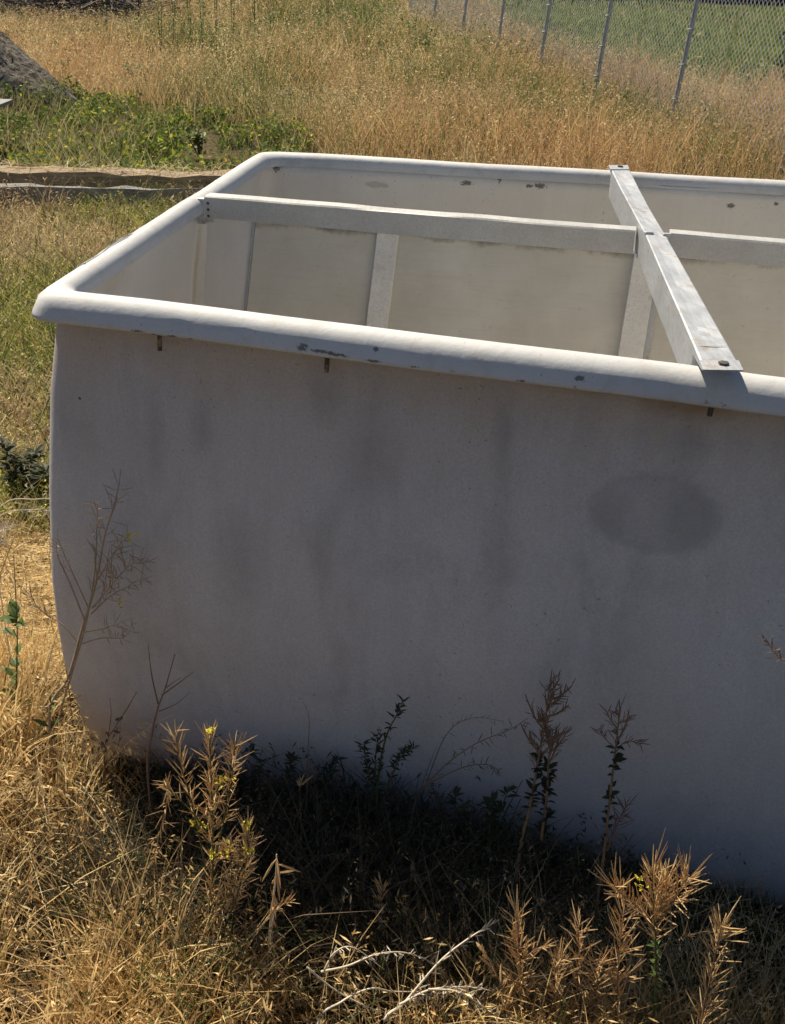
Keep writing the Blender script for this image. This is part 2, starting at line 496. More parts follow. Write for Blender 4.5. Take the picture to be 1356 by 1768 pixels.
def build_shell():
    th = .009
    prof = []
    for (z, l), (_, nr) in zip(WALL_L[::-1], WALL_N[::-1]):           # outside, bottom to top
        prof.append(((nr, l, nr, l), .055 + .04 * max(0, .35 - z), z))
    for (z, l), (_, nr) in zip(WALL_L, WALL_N):                       # inside, top to bottom
        prof.append(((nr + th + .006, l + th + .006, nr + th + .006, l + th + .006), .05 + .04 * max(0, .35 - z), z + (.012 if z < .2 else 0)))
    V, F, n, k = loft(prof)
    mb = MB(); mb.v = [tuple(p) for p in V]; mb.f = list(F)
    mb.f.append(tuple(range(n))[::-1])                                # underside
    mb.f.append(tuple(range((k - 1) * n, k * n)))                     # floor
    o = mb.build('shell', M['fibre_out'], tub, ROOT, smooth=True)
    o.data.materials.append(M['fibre'])
    half = (len(WALL_L) - 1) * n
    for i, f in enumerate(o.data.polygons):
        f.material_index = 1 if (i >= half and i != len(o.data.polygons) - 2) else 0
    return o
build_shell()

def build_rim():
    prof = [(.0262, .05, 1.062), (.0258, .05, 1.078), (.021, .048, 1.0905), (.012, .048, 1.0975), (.002, .05, 1.1), (-.008, .05, 1.0985),
            (-.0165, .05, 1.0935), (-.022, .05, 1.085), (-.0262, .05, 1.074), (-.032, .05, 1.059), (-.0335, .05, 1.052), (-.031, .05, 1.049), (-.026, .05, 1.0515), (-.014, .05, 1.054), (.012, .048, 1.056)]
    prof = [(o - (.004 if o < -.02 else 0), rd, 1.049 + (z - 1.049) * .93) for o, rd, z in prof]
    V, F, n, k = loft(prof, .0055, 3)
    mb = MB(); mb.v = [tuple(p) for p in V]; mb.f = [f[::-1] for f in F]
    return mb.build('rim', M['fibre_rim'], tub, ROOT, smooth=True)
build_rim()

def build_bolts():
    nrm = np.array([-_nu[1], _nu[0]])
    for x, y in ((275, 590), (564, 624), (1228, 702)):
        p = on_plane(x, y, [*(A - nrm * .016), 1], np.array([*nrm, 0]))
        mb = MB()
        q = np.array([p[0], p[1], 0])
        mb.tube([q + [.002, 0, 1.058], q + [0, 0, 1.016 if x != 1228 else 1.027]], .0042, 7)
        mb.tube([q + [.002, 0, 1.050], q + [.001, 0, 1.045]], .0075, 6)
        mb.build('bolt', M['bolt'], tub, ROOT)
    ln = np.array([.99109, -.13321])
    for s, z in ((.13, 1.012),):
        q = np.array([*(A - ln * .018 + np.array([.1332, .9911]) * s), 0])
        mb = MB(); mb.tube([q + [0, 0, 1.058], q + [0, 0, z]], .0042, 7); mb.tube([q + [0, 0, 1.050], q + [0, 0, 1.045]], .0075, 6)
        mb.build('bolt', M['bolt'], tub, ROOT)
build_bolts()

def build_rim_patch():
    """split flap standing off the outside of the left rim"""
    d = np.array([.1332, .9911, 0]); ln = np.array([.99109, -.13321, 0])
    mb = MB(); rows = []
    for k in range(9):
        s = .17 + .34 * k / 8
        lift = .0025 * math.sin(math.pi * min(1, k / 7.5)) + .0035 * random.random() + (.003 if k == 0 else 0)
        b = np.array([*A, 0]) + d * s
        rows.append([b + ln * (-.004 - .006 * random.random()) + [0, 0, 1.0945 + lift], b - ln * .021 + [0, 0, 1.0865 + lift], b - ln * (.031 + .005 * random.random()) + [0, 0, 1.071 + lift * .6 + .006 * random.random()]])
    V = [p for r_ in rows for p in r_] + [p - np.array([-.002, 0, .003]) for r_ in rows for p in r_]
    n = 27; F = []
    for k in range(8):
        for j in range(2):
            a = k * 3 + j
            F += [(a, a + 3, a + 4, a + 1), (n + a, n + a + 1, n + a + 4, n + a + 3)]
    for k in range(8):
        for a in (k * 3, k * 3 + 2): F.append((a, a + 3, n + a + 3, n + a))
    F += [(0, 1, n + 1, n), (1, 2, n + 2, n + 1), (24, 25, n + 25, n + 24), (25, 26, n + 26, n + 25)]
    mb.add(V, F)
    o = mb.build('split_flap', M['fibre_rim'], tub, ROOT, smooth=True); o['label'] = 'cracked strip lifting off the left rim'
build_rim_patch()

# bars and divider -------------------------------------------------
DP0 = np.array([-.475, 2.662, 0]); DU = np.array([.97767, -.21013, 0]); DN = np.array([-.21013, -.97767, 0])
def dv(s, z, o=0.0): return DP0 + DU * s + DN * o + np.array([0, 0, z])

def plate(mb, s0, s1, z0, z1, o0, o1, lean0=0.0, lean1=None):
    """slab in the divider plane; lean shifts its foot along the divider"""
    lean1 = lean0 if lean1 is None else lean1
    mb.hexa([dv(s0 + lean0, z0, o1), dv(s1 + lean1, z0, o1), dv(s1 + lean1, z0, o0), dv(s0 + lean0, z0, o0),
             dv(s0, z1, o1), dv(s1, z1, o1), dv(s1, z1, o0), dv(s0, z1, o0)])

def build_beam(s0, s1, n):
    """lipped channel along the divider, top flange slightly dented"""
    mb = MB(); rows = []
    for k in range(n + 1):
        s = s0 + (s1 - s0) * k / n
        w1 = .003 * (vnoise(np.array([s * 6.0]), np.array([4.2]))[0] - .5); w2 = .004 * (vnoise(np.array([s * 9.0]), np.array([9.2]))[0] - .5)
        rows.append([dv(s, 1.050 + w2 * .8, .008), dv(s, 1.0985, .008 + w1), dv(s, 1.1015 + w2, .005 + w1), dv(s, 1.1015 + w2, -.034), dv(s, 1.082, -.036), dv(s, 1.082, -.032), dv(s, 1.097 + w2, -.032), dv(s, 1.097 + w2, .004), dv(s, 1.050 + w2 * .8, .004)])
    m_ = len(rows[0])
    V = [p for r_ in rows for p in r_]
    F = [(k * m_ + j, k * m_ + (j + 1) % m_, (k + 1) * m_ + (j + 1) % m_, (k + 1) * m_ + j) for k in range(n) for j in range(m_)]
    F += [tuple(range(m_))[::-1], tuple(n * m_ + j for j in range(m_))]
    mb.add(V, F)
    return mb.build('divider_beam', M['beam'], tub, ROOT)
build_beam(.004, 1.012, 40)
build_beam(1.085, 2.26, 30)

mb = MB()
for s0, s1, l0, l1 in ((.125, .452, -.13, -.07), (.452, 1.02, -.07, -.045)):
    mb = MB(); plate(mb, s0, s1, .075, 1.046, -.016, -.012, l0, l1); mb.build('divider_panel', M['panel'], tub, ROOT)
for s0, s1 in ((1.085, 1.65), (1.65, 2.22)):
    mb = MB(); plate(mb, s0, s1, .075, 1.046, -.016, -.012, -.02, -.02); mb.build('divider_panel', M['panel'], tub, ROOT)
mb = MB(); plate(mb, .002, .118, .075, 1.046, -.020, -.013, -.095, -.135); mb.build('end_panel', M['fibre'], tub, ROOT)
mb = MB(); plate(mb, .1185, .1245, .075, 1.046, -.018, -.009, -.135, -.135); mb.build('panel_edge_strip', M['galv'], tub, ROOT)
mb = MB(); plate(mb, .426, .478, .075, 1.049, -.0115, .001, -.095, -.09); mb.build('divider_post', M['post'], tub, ROOT, bevel=.002)
mb = MB(); plate(mb, 1.016, 1.070, .075, 1.055, -.03, .016, -.03, -.02); mb.build('divider_post', M['post'], tub, ROOT, bevel=.002)
mb = MB(); plate(mb, 1.068, 1.0845, .075, 1.05, -.02, -.006, -.02, -.02); mb.build('panel_edge_strip', M['galv'], tub, ROOT)
# bracket at the left wall
mb = MB(); plate(mb, -.016, .004, 1.035, 1.095, -.012, .010); plate(mb, .004, .024, 1.04, 1.094, .0012, .0042)
mb.build('wall_bracket', M['galv'], tub, ROOT, bevel=.001)
for z in (1.055, 1.07, 1.085):
    mb = MB(); c0 = dv(.013, z, .004); mb.tube([c0, c0 + DN * .004], .004, 6); mb.build('rivet', M['bolt'], tub, ROOT)

def build_cross():
    """bent box channel across the tub, its edges taken at seven stations"""
    Ls = [(1053, 287), (1072, 325), (1093, 364), (1115, 404), (1145, 474), (1180, 553), (1213, 630)]
    Rs = [(1085, 287), (1104, 325), (1125, 364), (1149, 404), (1189, 474), (1234, 553), (1280, 633)]
    zt = 1.117
    def un(px, py, z):
        d = ray(px, py); return EYE + d * ((z - EYE[2]) / d[2])
    mb = MB(); rows = []
    for k, (a, b) in enumerate(zip(Ls, Rs)):
        l = un(*a, zt); r_ = un(*b, zt)
        dz = np.array([0, 0, .070 if 0 < k < 6 else .014])
        if k in (0, 6): dz = np.array([0, 0, .008])
        rows.append([l - dz, l - [0, 0, .002], l + (r_ - l) * .05, l + (r_ - l) * .35 - [0, 0, .0008], l + (r_ - l) * .65 - [0, 0, .0008], r_ - (r_ - l) * .05, r_ - [0, 0, .002], r_ - dz])
        if k in (0, 5):
            e = (un(*Ls[k + 1], zt) - l); e2 = un(*Rs[k + 1], zt) - r_
            for t_, dep in (((.17, .013), (.20, .070)) if k == 0 else ((.57, .070), (.61, .013))):
                dd = np.array([0, 0, dep]); l2 = l + e * t_; r2 = r_ + e2 * t_
                rows.append([l2 - dd, l2 - [0, 0, .002], l2 + (r2 - l2) * .05, l2 + (r2 - l2) * .35 - [0, 0, .0008], l2 + (r2 - l2) * .65 - [0, 0, .0008], r2 - (r2 - l2) * .05, r2 - [0, 0, .002], r2 - dd])
    m_ = 8
    # refine between stations
    fine = [rows[0]]
    for i in range(len(rows) - 1):
        for q in range(1, 9):
            fine.append([rows[i][j] + (rows[i + 1][j] - rows[i][j]) * q / 8 + (np.array([0, 0, (random.random() - .5) * .0022]) if j in (3, 4) else 0) for j in range(m_)])
    n = len(fine)
    V = [p for r_ in fine for p in r_]
    F = [(k * m_ + j, (k + 1) * m_ + j, (k + 1) * m_ + (j + 1) % m_, k * m_ + (j + 1) % m_) for k in range(n - 1) for j in range(m_)]
    F += [tuple(range(m_)), tuple((n - 1) * m_ + j for j in range(m_))[::-1]]
    mb.add(V, F)
    o = mb.build('cross_beam', M['galv'], tub, ROOT)
    # end plates and their bolts
    for (a, b, c0, c1) in (((1208, 622), (1276, 622), (1284, 639), (1214, 638)), ((1051, 285), (1084, 285), (1087, 292), (1054, 292))):
        q = [un(*p, 1.1195) for p in (a, b, c0, c1)]
        mb = MB(); mb.hexa([q[3] - [0, 0, .0022], q[2] - [0, 0, .0022], q[1] - [0, 0, .0022], q[0] - [0, 0, .0022], q[3], q[2], q[1], q[0]])
        ep = mb.build('end_plate', M['galv'], o, ROOT)
        ce = (q[0] + q[1] + q[2] + q[3]) / 4
        mb = MB(); mb.tube([ce + [.004, .003, -.001], ce + [.004, .003, .0035]], .008, 6); mb.build('bolt', M['bolt'], o, ROOT)
    # weld tabs where the bars cross
    for px, py in ((1121, 402), (1152, 405)):
        q = un(px, py, 1.119)
        mb = MB(); mb.box(q - [.009, .006, .004], q + [.009, .006, .003]); mb.build('weld_tab', M['galv'], o, ROOT, bevel=.002)
build_cross()

# ------------------------------------------------------------------ weathered timbers, machine, heap of brush
def build_timber(name, label, p0, p1, wdt, z0, z1, mat, split=0, seed=0):
    """squared timber with ragged ends and checks along it"""
    rs = random.Random(seed)
    p0 = np.array([*p0, 0.0]); p1 = np.array([*p1, 0.0])
    L = np.linalg.norm(p1 - p0); d = (p1 - p0) / L; n = np.array([-d[1], d[0], 0])
    root = empty(name, tuple((p0 + p1) / 2), label, 'timber')
    cuts = [0] + [.5 + .12 * (i - (split - 1) / 2) * 2 for i in range(split)] + [1]
    for a, b in zip(cuts[:-1], cuts[1:]):
        rows = []; m_ = 26
        for k in range(m_ + 1):
            s = L * k / m_ + (rs.random() - .5) * .03 * (0 < k < m_)
            j = lambda: (rs.random() - .5) * .026
            za, zb = z0 + (z1 - z0) * a + (.006 if a else 0), z0 + (z1 - z0) * b - (.006 if b < 1 else 0)
            rows.append([p0 + d * s - n * (wdt / 2 + j()) + [0, 0, za + j()], p0 + d * s - n * (wdt / 2 + j()) + [0, 0, zb + j()], p0 + d * s + [0, 0, zb + j()], p0 + d * s + n * (wdt / 2 + j()) + [0, 0, zb + j()], p0 + d * s + n * (wdt / 2 + j()) + [0, 0, za + j()]])
        q = 5; V = [p for r_ in rows for p in r_]
        F = [(k * q + i, (k + 1) * q + i, (k + 1) * q + (i + 1) % q, k * q + (i + 1) % q) for k in range(m_) for i in range(q)]
        F += [tuple(range(q)), tuple(m_ * q + i for i in range(q))[::-1]]
        mb = MB(); mb.add(V, F); mb.build('board', mat, root, root.location)
build_timber('weathered_timber', 'long tan weathered timber lying behind the grey board', (-5.2, 7.38), (-.85, 7.58), .22, -.02, .235, M['wood_tan'], 1, 3)
build_timber('grey_board', 'long grey board on edge in front of the tan timber', (-5.0, 6.86), (-1.0, 7.25), .07, -.02, .20, M['wood_grey'], 0, 5)

def build_machine():
    """corner of a grey implement reaching in at the left edge"""
    root = empty('farm_implement', (-3.560, 7.950, 0.000), 'corner of a grey metal farm implement at the left edge', 'implement')
    o = (-3.560, 7.950, 0.000)
    mb = MB(); mb.box((-4.660, 7.750, 0.470), (-3.000, 8.850, 0.495)); mb.build('deck_plate', M['machine'], root, o, bevel=.004)
    mb = MB(); mb.box((-4.660, 7.780, 0.390), (-3.080, 7.840, 0.469)); mb.build('edge_channel', M['bolt'], root, o, bevel=.004)
    mb = MB(); mb.box((-4.560, 8.000, 0.020), (-4.480, 8.080, 0.389)); mb.build('leg', M['machine'], root, o)
    mb = MB(); mb.box((-3.380, 8.000, 0.020), (-3.300, 8.080, 0.389)); mb.build('leg', M['machine'], root, o)
    mb = MB(); mb.tube([(-4.160, 7.750, 0.200), (-3.460, 7.600, 0.130), (-3.180, 7.530, 0.140), (-3.020, 7.520, 0.200), (-2.960, 7.520, 0.270)], .035, 10); mb.build('pipe', M['machine'], root, o, smooth=True)
    mb = MB(); mb.tube([(-3.960, 7.850, 0.370), (-3.360, 7.850, 0.280), (-3.080, 7.800, 0.310)], .05, 10); mb.build('hose', M['bolt'], root, o, smooth=True)
build_machine()

def build_brush():
    mb = MB(); rs = random.Random(11)
    for k in range(1500):
        x = -11 + 6.0 * rs.random(); y = 21.8 + 3.2 * rs.random()
        top = 1.25 * math.exp(-((y - 23.4) / 1.3) ** 2) * (.7 + .3 * math.sin(x * 1.9 + 1)) * min(1, (-4.9 - x) * 1.2) + .12
        z = top * rs.random(); a = rs.random() * 6.28; L = .3 + .9 * rs.random(); e = (rs.random() - .4) * .6
        p = np.array([x, y, z + float(gz(x, y))]); d = np.array([math.cos(a), math.sin(a), e]) * L
        mb.tube([p, p + d * .5 + [0, 0, .05], p + d], [.02, .016, .006], 4, False)
    o = mb.build('brush_pile', plant_mat('dead_brush', (.12, .10, .085), 0, .9, .4))
    tag(o, 'heap of grey dead brush at the back left of the field', 'brush pile', None, 'stuff')
build_brush()

# ------------------------------------------------------------------ fences
def build_fence():
    base = [(.78 * a, .78 * b) for a, b in [(4.55, 9.7), (3.89, 11.9), (3.17, 14.1), (2.58, 16.5), (2.05, 19.0), (1.52, 21.4), (.98, 23.9), (.44, 26.4), (-.1, 28.9)]]
    lean = np.array([.10, .05])
    root = empty('chain_link_fence', (2.5, 16.5, 0), 'leaning wire mesh fence on thin grey steel posts across the field', 'fence')
    o = np.array([2.5, 16.5, 0]); Hh = 1.75
    def P(b, z): return np.array([b[0] + lean[0] * z, b[1] + lean[1] * z, z])
    for i, b in enumerate(base):
        mb = MB(); q = P(b, 0); t = P(b, Hh)
        for dx, dy in ((.020, .005), (.005, .020)):       # cross section of a steel post
            mb.hexa([q + [-dx, -dy, -.3], q + [dx, -dy, -.3], q + [dx, dy, -.3], q + [-dx, dy, -.3], t + [-dx, -dy, 0], t + [dx, -dy, 0], t + [dx, dy, 0], t + [-dx, dy, 0]])
        post = mb.build('post', M['steel'], root, o)
        for k in range(6):
            mb = MB(); c0 = P(b, .12 + .3 * k); mb.tube([c0 + [-.03, -.022, 0], c0 + [.0, -.034, .006], c0 + [.03, -.022, 0]], .009, 5); mb.build('wire_clip', M['galv'], post, o)
    # mesh: two sets of crossing wires, laid along the run of the posts
    mb = MB(); b0 = np.array(base[0]); b1 = np.array(base[-1]); L = np.linalg.norm(b1 - b0); u = (b1 - b0) / L
    step = .068
    def W(s, z):
        q = P(b0 + u * s, z) + np.array([.0, -.02, 0]); return q
    r0 = .0024
    for sgn in (1, -1):
        k = -int(Hh / step) - 1
        while k * step < L + Hh:
            s0 = k * step; a = (s0, .0) if sgn > 0 else (s0, Hh); b = (s0 + Hh, Hh) if sgn > 0 else (s0 + Hh, .0)
            lo = max(0, s0); hi = min(L, s0 + Hh)
            if hi - lo > .05:
                f0 = (lo - s0) / Hh; f1 = (hi - s0) / Hh
                z0 = f0 * Hh if sgn > 0 else Hh * (1 - f0); z1 = f1 * Hh if sgn > 0 else Hh * (1 - f1)
                mb.tube([W(lo, z0), W(hi, z1)], r0, 3, False)
            k += 1
    m_ = mb.build('wire_mesh', M['wire'], root, o); m_['kind'] = 'stuff'
    mb = MB(); mb.tube([W(0, Hh), W(L, Hh)], .012, 6); mb.build('top_wire', M['galv'], root, o)
build_fence()

def build_board_fence():
    root = empty('board_fence', (14, 41, 0), 'dark board fence far behind the green lawn', 'fence')
    me = None
    for k in range(70):
        x = 2.0 + k * .36; y = 40.5 + .06 * k
        if me is None:
            mb = MB(); mb.box((-.165, -.012, 0), (.165, .012, 1.7)); ob = mb.build('board', M['wood_dark'], root); me = ob.data
        else:
            ob = link('board', me, None, root)
        ob.location = (x - 14, y - 41 + (.03 if k % 2 else 0), .05 + .04 * random.random())
    mb = MB(); mb.hexa([(2, 40.57, .5), (27, 44.75, .5), (27, 44.83, .5), (2, 40.65, .5), (2, 40.57, .6), (27, 44.75, .6), (27, 44.83, .6), (2, 40.65, .6)])
    mb.build('rail', M['wood_dark'], root, (14, 41, 0))
build_board_fence()

# ------------------------------------------------------------------ grasses
def blades(base, h, az, lean, wid, col, segs=3, droop=.0, tipcol=1.0):
    """tapered bending blades; returns V, [quads, tris], colours"""
    n = len(base); ts = np.linspace(0, 1, segs + 1)
    d = np.c_[np.cos(az), np.sin(az), np.zeros(n)]
    fa = rng.random(n) * math.pi
    side = np.c_[np.cos(fa), np.sin(fa), np.zeros(n)]
    V = np.zeros((n, 2 * segs + 1, 3)); C = np.zeros((n, 2 * segs + 1, 3))
    for k, t in enumerate(ts):
        p = base + d * (lean * h * t ** 1.7)[:, None]
        p[:, 2] += h * (t - droop * t ** 3)
        w_ = wid * (1 - .55 * t)
        if k < segs:
            V[:, 2 * k] = p - side * w_[:, None] / 2; V[:, 2 * k + 1] = p + side * w_[:, None] / 2
            C[:, 2 * k:2 * k + 2] = (col * (1 + (tipcol - 1) * t))[:, None]
        else:
            V[:, 2 * k] = p; C[:, 2 * k] = col * tipcol
    o = (np.arange(n) * (2 * segs + 1))[:, None]
    Q = np.concatenate([o + np.array([2 * k, 2 * k + 1, 2 * k + 3, 2 * k + 2]) for k in range(segs - 1)]) if segs > 1 else np.zeros((0, 4), int)
    T = o + np.array([2 * segs - 2, 2 * segs - 1, 2 * segs])
    return V.reshape(-1, 3), Q, T, C.reshape(-1, 3), V[:, -1], d

def flakes(pos, dirv, ln, wid, col):
    """flat diamond flakes (spikelets, small leaves)"""
    n = len(pos); dirv = dirv / (np.linalg.norm(dirv, axis=1)[:, None] + 1e-9)
    r_ = rng.normal(size=(n, 3)); s = np.cross(dirv, r_); s /= np.linalg.norm(s, axis=1)[:, None] + 1e-9
    m_ = pos + dirv * (ln * .45)[:, None]
    V = np.stack([pos, m_ - s * wid[:, None] / 2, pos + dirv * ln[:, None], m_ + s * wid[:, None] / 2], 1)
    Q = (np.arange(n) * 4)[:, None] + np.array([0, 1, 2, 3])
    return V.reshape(-1, 3), Q, np.repeat(col, 4, 0)

class Veg:
    def __init__(s): s.V = []; s.Q = []; s.T = []; s.C = []; s.n = 0
    def add(s, V, Q=None, T=None, C=None):
        if Q is not None and len(Q): s.Q.append(Q + s.n)
        if T is not None and len(T): s.T.append(T + s.n)
        s.V.append(V); s.C.append(C); s.n += len(V)
    def build(s, name, label, mat='grass', cat=None):
        fs = []
        if s.Q: fs.append(np.concatenate(s.Q))
        if s.T: fs.append(np.concatenate(s.T))
        o = link(name, np_mesh(name, np.concatenate(s.V), fs, np.concatenate(s.C)), M[mat])
        tag(o, label, cat, None, 'stuff'); return o

def in_poly(x, y, poly):
    ins = np.zeros(len(x), bool); j = len(poly) - 1
    for i in range(len(poly)):
        xi, yi = poly[i]; xj, yj = poly[j]
        ins ^= ((yi > y) != (yj > y)) & (x < (xj - xi) * (y - yi) / (yj - yi + 1e-12) + xi); j = i
    return ins
TUB_POLY = [tuple(p) for p in plan_ring((.02, -.07, -.07, -.06), .06, 3, 3)]
CLOVER = [(-6.2, 12.6), (-4.6, 12.5), (-3.4, 12.2), (-2.5, 11.8), (-1.3, 11.0), (-.8, 10.0), (-.8, 7.9), (-3.0, 7.6), (-6, 7.5)]
STRAW = np.array([[.52, .42, .24], [.45, .34, .18], [.60, .50, .31], [.38, .27, .14], [.50, .39, .21]])
RED = np.array([[.42, .29, .16], [.47, .33, .18], [.52, .39, .22], [.36, .24, .13]])
SHADE_DULL = np.array([[.13, .095, .06], [.10, .075, .05], [.06, .065, .032], [.17, .12, .07], [.045, .055, .025]])  # weed browns and olives with the tub's shade put into them
GREEN = np.array([[.07, .11, .03], [.10, .14, .04], [.14, .16, .05], [.05, .085, .03]])
YELG = np.array([[.34, .33, .07], [.26, .28, .06], [.42, .39, .09]])
def pick(pal, n): return pal[rng.integers(0, len(pal), n)] * (.75 + .5 * rng.random((n, 1)))

def sample(n, x0, x1, y0, y1, spread=0.0):
    y = y0 + (y1 - y0) * rng.random(n); f = (y - y0) / (y1 - y0)
    a = x0 - spread * (y - y0); b = x1 + spread * (y - y0)
    return a + (b - a) * rng.random(n), y

def seedheads(veg, tips, d, col, k, ln, wid, rad, droop=.9):
    n = len(tips); idx = np.repeat(np.arange(n), k)
    dr = d[idx] * .6 + rng.normal(size=(n * k, 3)) * .45; dr[:, 2] -= droop
    pos = tips[idx] + d[idx] * (rng.random((n * k, 1)) - .3) * rad + np.c_[np.zeros((n * k, 2)), -rng.random(n * k) * rad]
    c = col[idx] * (.8 + .5 * rng.random((n * k, 1)))
    V, Q, C = flakes(pos, dr, ln * (.7 + .6 * rng.random(n * k)), wid * (.7 + .6 * rng.random(n * k)), c)
    veg.add(V, Q, None, C)

# foreground -------------------------------------------------------
def foreground():
    vg = Veg()
    # dense dry grass in front and at the left of the tub
    for n, (x0, x1, y0, y1), hm, dens in ((15000, (-1.5, -.25, .7, 2.25), .27, 1), (11000, (-.4, 1.7, .62, 1.75), .17, 1), (2600, (.05, .65, .95, 1.28), .24, 1), (5000, (-.75, .25, .95, 1.35), .20, 1), (6000, (-.3, 1.2, 1.15, 1.85), .20, 1), (2200, (.2, .75, .98, 1.2), .26, 1)):
        x, y = sample(n, x0, x1, y0, y1)
        keep = ~in_poly(x, y, TUB_POLY) & (fbm(x * 5, y * 5) > .36)
        x, y = x[keep], y[keep]; m = len(x)
        patch = fbm(x * 4 + 9, y * 4)
        h = hm * (.45 + .75 * rng.random(m)) * (.65 + .7 * patch)
        # leave the view of the tub open: short growth along the near wall
        dist = (x - A[0]) * .26109 + (y - A[1]) * .96532
        h = np.where((x > -.55) & (dist > -.16), h * .75, h)
        h = np.where((x > -.78) & (x < -.1) & (y > 1.42 - .27 * (x + .6)), h * .38, h)
        col = pick(STRAW, m) * np.array([1.33, 1.23, 1.06]); g = rng.random(m) < .06 + .10 * (fbm(x * 3 + 1, y * 3 + 4) > .6); col[g] = pick(GREEN, g.sum())
        base = np.c_[x, y, gz(x, y) - .01]
        az = rng.random(m) * 6.28; ln = .15 + .75 * rng.random(m) ** 1.5
        V, Q, T, C, tips, d = blades(base, h, az, ln, .0022 + .0030 * rng.random(m), col, 4, .12 + .0 * h, 1.1)
        vg.add(V, Q, T, C)
        sel = (rng.random(m) < .30) & (h > hm * .5)
        seedheads(vg, tips[sel], d[sel], col[sel] * 1.05, 6, .015, .0030, .035)
    # tangle of stems at the near wall foot, coloured dark to deepen its shade
    n = 17000
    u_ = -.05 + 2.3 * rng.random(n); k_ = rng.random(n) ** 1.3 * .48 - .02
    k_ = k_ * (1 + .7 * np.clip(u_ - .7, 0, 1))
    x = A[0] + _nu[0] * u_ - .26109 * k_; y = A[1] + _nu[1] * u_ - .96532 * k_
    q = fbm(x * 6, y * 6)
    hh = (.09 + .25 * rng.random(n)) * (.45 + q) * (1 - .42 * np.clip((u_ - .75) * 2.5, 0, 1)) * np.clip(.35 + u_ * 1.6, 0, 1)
    V, Q, T, C, tips, d = blades(np.c_[x, y, gz(x, y) - .01], hh, rng.random(n) * 6.28, .1 + 1.1 * rng.random(n), .0018 + .0028 * rng.random(n), pick(SHADE_DULL, n), 4, .15)
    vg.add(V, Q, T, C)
    sel = rng.random(n) < .35
    seedheads(vg, tips[sel], d[sel], pick(SHADE_DULL, sel.sum()), 6, .016, .0035, .04)
    # added growth out of view, blocks bounce light to darken the lower right wall
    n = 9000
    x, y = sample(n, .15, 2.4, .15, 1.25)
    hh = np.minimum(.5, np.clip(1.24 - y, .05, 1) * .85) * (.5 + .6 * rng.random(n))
    V, Q, T, C, tips, d = blades(np.c_[x, y, gz(x, y) - .01], hh, rng.random(n) * 6.28, .1 + .5 * rng.random(n), .003 + .004 * rng.random(n), pick(SHADE_DULL, n), 3, .1)
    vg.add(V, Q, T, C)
    # taller nodding seed stalks
    x, y = sample(1500, -1.5, .35, .72, 2.2); keep = ~in_poly(x, y, TUB_POLY) & (fbm(x * 3 + 2, y * 3) > .48); x, y = x[keep], y[keep]; m = len(x)
    dist = (x - A[0]) * .26109 + (y - A[1]) * .96532; h = (.24 + .16 * rng.random(m)) * np.where((x > -.6) & (dist > -.45), .6, 1)
    col = pick(STRAW, m) * np.array([1.42, 1.30, 1.08])
    V, Q, T, C, tips, d = blades(np.c_[x, y, gz(x, y) - .01], h, rng.random(m) * 6.28, .3 + .5 * rng.random(m), .0018 + .001 * rng.random(m), col, 5, .22)
    vg.add(V, Q, T, C)
    seedheads(vg, tips, d, col, 14, .020, .0034, .06)
    # fallen stalks
    x, y = sample(1500, -1.5, 1.6, .8, 2.1); keep = ~in_poly(x, y, TUB_POLY); x, y = x[keep], y[keep]; m = len(x)
    base = np.c_[x, y, gz(x, y) + .02 + .10 * rng.random(m)]
    V, Q, T, C, tips, d = blades(base, .03 + .06 * rng.random(m), rng.random(m) * 6.28, 2.5 + 3 * rng.random(m), .002 + .002 * rng.random(m), pick(STRAW, m) * 1.1, 4, .6)
    vg.add(V, Q, T, C)
    vg.build('dry_foreground_grass', 'tangled dry golden cheatgrass in front of the tub')
foreground()

def straw_mat():
    vg = Veg()
    n = 5200
    x, y = sample(n, -1.55, -.72, 2.15, 3.25)
    keep = ~in_poly(x, y, TUB_POLY); x, y = x[keep], y[keep]; m = len(x)
    base = np.c_[x, y, gz(x, y) + .008 + .035 * rng.random(m)]
    az = .25 + rng.normal(size=m) * .35 + np.where(rng.random(m) < .5, math.pi, 0)
    V, Q, T, C, tips, d = blades(base, .012 + .02 * rng.random(m), az, 5 + 12 * rng.random(m), .0025 + .002 * rng.random(m), pick(STRAW, m) * np.array([1.5, 1.42, 1.2]), 3, .5)
    vg.add(V, Q, T, C)
    vg.build('flattened_straw', 'mat of flattened pale straw beside the left wall of the tub')
straw_mat()

